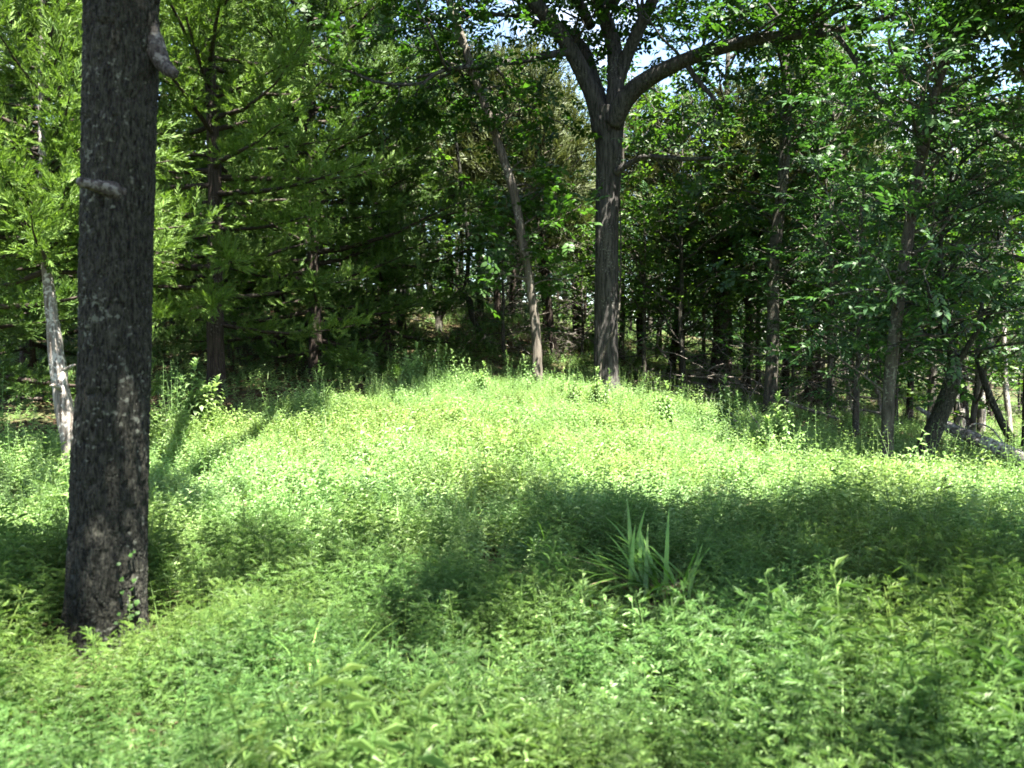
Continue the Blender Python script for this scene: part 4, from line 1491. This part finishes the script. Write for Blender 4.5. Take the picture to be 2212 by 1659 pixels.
stick('long straight pale stick lying right of the slim olive-grey trunk', [(1690, 862, 17.5, 6), (1720, 876, 17.2, 7), (1760, 889, 17, 8), (1800, 901, 16.6, 6), (1815, 906, 16.5, 4)])
stick('crooked white branch beside the peeling pole trunk', [(1845, 902, 18, 4), (1852, 890, 18, 6), (1866, 886, 18, 5), (1895, 892, 17.7, 6), (1912, 897, 17.5, 5), (1950, 915, 17, 3)],
      twigs=[[(1852, 890, 18, 4), (1835, 880, 18, 3), (1815, 880, 18, 2)]])
stick('broken upright forked branch hanging behind the white stick', [(1838, 880, 19, 7), (1834, 840, 19, 8), (1822, 800, 19, 8), (1818, 750, 19, 6), (1820, 705, 19, 4)],
      twigs=[[(1828, 820, 19, 4), (1850, 800, 18.8, 4), (1862, 780, 18.8, 2)], [(1834, 850, 19, 4), (1850, 830, 18.9, 3), (1858, 810, 18.8, 2)], [(1824, 830, 19, 4), (1812, 800, 19.1, 3), (1800, 790, 19.1, 2)]])
stick('thin curved pale twig in the weeds near the shade line', [(1560, 905, 14, 2.5), (1585, 908, 14, 3), (1610, 918, 13.8, 3), (1635, 930, 13.6, 2)], twigs=[[(1590, 910, 14, 2), (1580, 895, 14, 1.5), (1570, 885, 14, 1)]])
stick('bent pale twig standing in the shaded weeds', [(1625, 960, 13.2, 2), (1633, 938, 13.2, 3), (1640, 920, 13.3, 4), (1625, 900, 13.4, 2.5), (1615, 880, 13.5, 2)])
stick('small fan of pale twigs at the edge of the sun', [(1545, 935, 13.6, 2), (1560, 922, 13.6, 3), (1580, 922, 13.6, 3), (1600, 930, 13.5, 2)], twigs=[[(1565, 922, 13.6, 2), (1555, 935, 13.5, 1.5)], [(1575, 921, 13.6, 2), (1568, 936, 13.5, 1.5)]])
for k in range(3):
    pass
rbk = np.random.default_rng(400)


def brush(label, px, d, n, spread, seed, hb=.5):
    xx = (px - IMW / 2) / FP * d
    zz = g1(xx, d)
    t = thing('brush_pile', label, 'branches', (xx, d, zz), 'dead brush under the dark trees')
    r = np.random.default_rng(seed)
    mb = MB()
    for k in range(n):
        p = np.array([r.normal(0, spread), r.normal(0, spread * .5), abs(r.normal(0, hb))])
        a = r.uniform(0, 6.28)
        mb.tube(wobble_path(p, [math.cos(a), math.sin(a) * .6, r.normal(0, .4)], r.uniform(.5, 1.8), 7, r, bend=.22), np.linspace(.013, .003, 8), 4, cap=False)
    obj('branchwork', mb.mesh('brush_branchwork', M['dead_wood']), t, 'stuff')


brush('tangle of pale dead branches between the forked oak and the slim trunk', 1500, 21, 60, .9, 1, .6)
brush('tangle of dead branches left of the slim olive-grey trunk', 1600, 20, 36, .7, 2, .6)
brush('tangle of dead branches behind the leaning tree', 1215, 24, 60, 1.0, 3, .7)
brush('low tangle of dead branches on the slope below the forked trunk', 1010, 23, 40, 1.1, 4, .35)
brush('tangle of dead branches under the left cedars', 905, 26, 36, 1.0, 5, .4)
brush('tangle of dead branches right of the slim olive-grey trunk', 1740, 21, 40, .9, 6, .6)

# ---- every repeat gets a label of its own: counted from a trunk one can find
MARKS = [(250, 'the thick dark trunk'), (470, 'the red-brown cedar trunk'), (862, 'the straight blackish trunk'), (1150, 'the leaning tree'), (1311, 'the forked oak'), (1668, 'the slim olive-grey trunk'), (1930, 'the thin leaning tree')]
NTH = ['first', 'second', 'third', 'fourth', 'fifth', 'sixth', 'seventh', 'eighth', 'ninth', 'tenth', 'eleventh', 'twelfth', 'thirteenth', 'fourteenth', 'fifteenth', 'sixteenth']


def relabel(start, phrase):
    L = [o for o in COL.objects if o.parent is None and o.get('label', '').startswith(start)]
    rec = {}
    for o in L:
        px = IMW / 2 + FP * o.location.x / max(o.location.y, .1)
        mk = min(MARKS, key=lambda m: abs(m[0] - px))
        rec.setdefault((mk[1], 'right' if px >= mk[0] else 'left'), []).append((abs(px - mk[0]), o))
    for (mk, sd), ol_ in rec.items():
        for i, (_, o) in enumerate(sorted(ol_, key=lambda t: t[0])):
            o['label'] = phrase % (NTH[min(i, 15)], sd, mk)


relabel('thin shaded cedar with bare', '%s twiggy shaded cedar to the %s of %s')
relabel('tall narrow-leaved weed in the row', '%s tall narrow-leaved weed %s of %s along the clearing edge')
relabel('leafy sapling in the shaded', '%s small understorey sapling to the %s of %s')
relabel('leafy tree far back in the wood', '%s dark leafy far-back tree to the %s of %s')
relabel('yellow-green tree far back in the', '%s yellow-green far-back tree to the %s of %s')
relabel('dull olive cedar far back', '%s olive far-back cedar to the %s of %s')
relabel('dark cedar far back on the left', '%s dark far-back cedar to the %s of %s')
relabel('green cedar far back on the left', '%s green far-back cedar to the %s of %s')

# ivy on the thick trunk
iv = thing('ivy', 'small ivy creeping up the foot of the thick dark trunk', 'ivy', o1)
r = np.random.default_rng(66)
for k in range(14):
    px = 275 + r.uniform(-20, 28)
    py = 1170 + r.uniform(0, 180)
    p = at(px, py, 4.93 + .004 * abs(px - 235) ** .9)
    v, f = leaf6(.034, .028, .2)
    dd = unit(np.array([[r.normal(0, .5), -.6, r.normal(-.3, .4)]]))
    pv, pf = stamp(v, f, p[None], rot_to(dd, np.array([[0, -1., .6]])), [r.uniform(.7, 1.3)])
    obj('leaf', mesh_from('ivy_leaf', pv - o1, pf, None, M['oak'], False), iv)
print('triangles', sum(sum(len(p.vertices) - 2 for p in me.polygons) for me in bpy.data.meshes))
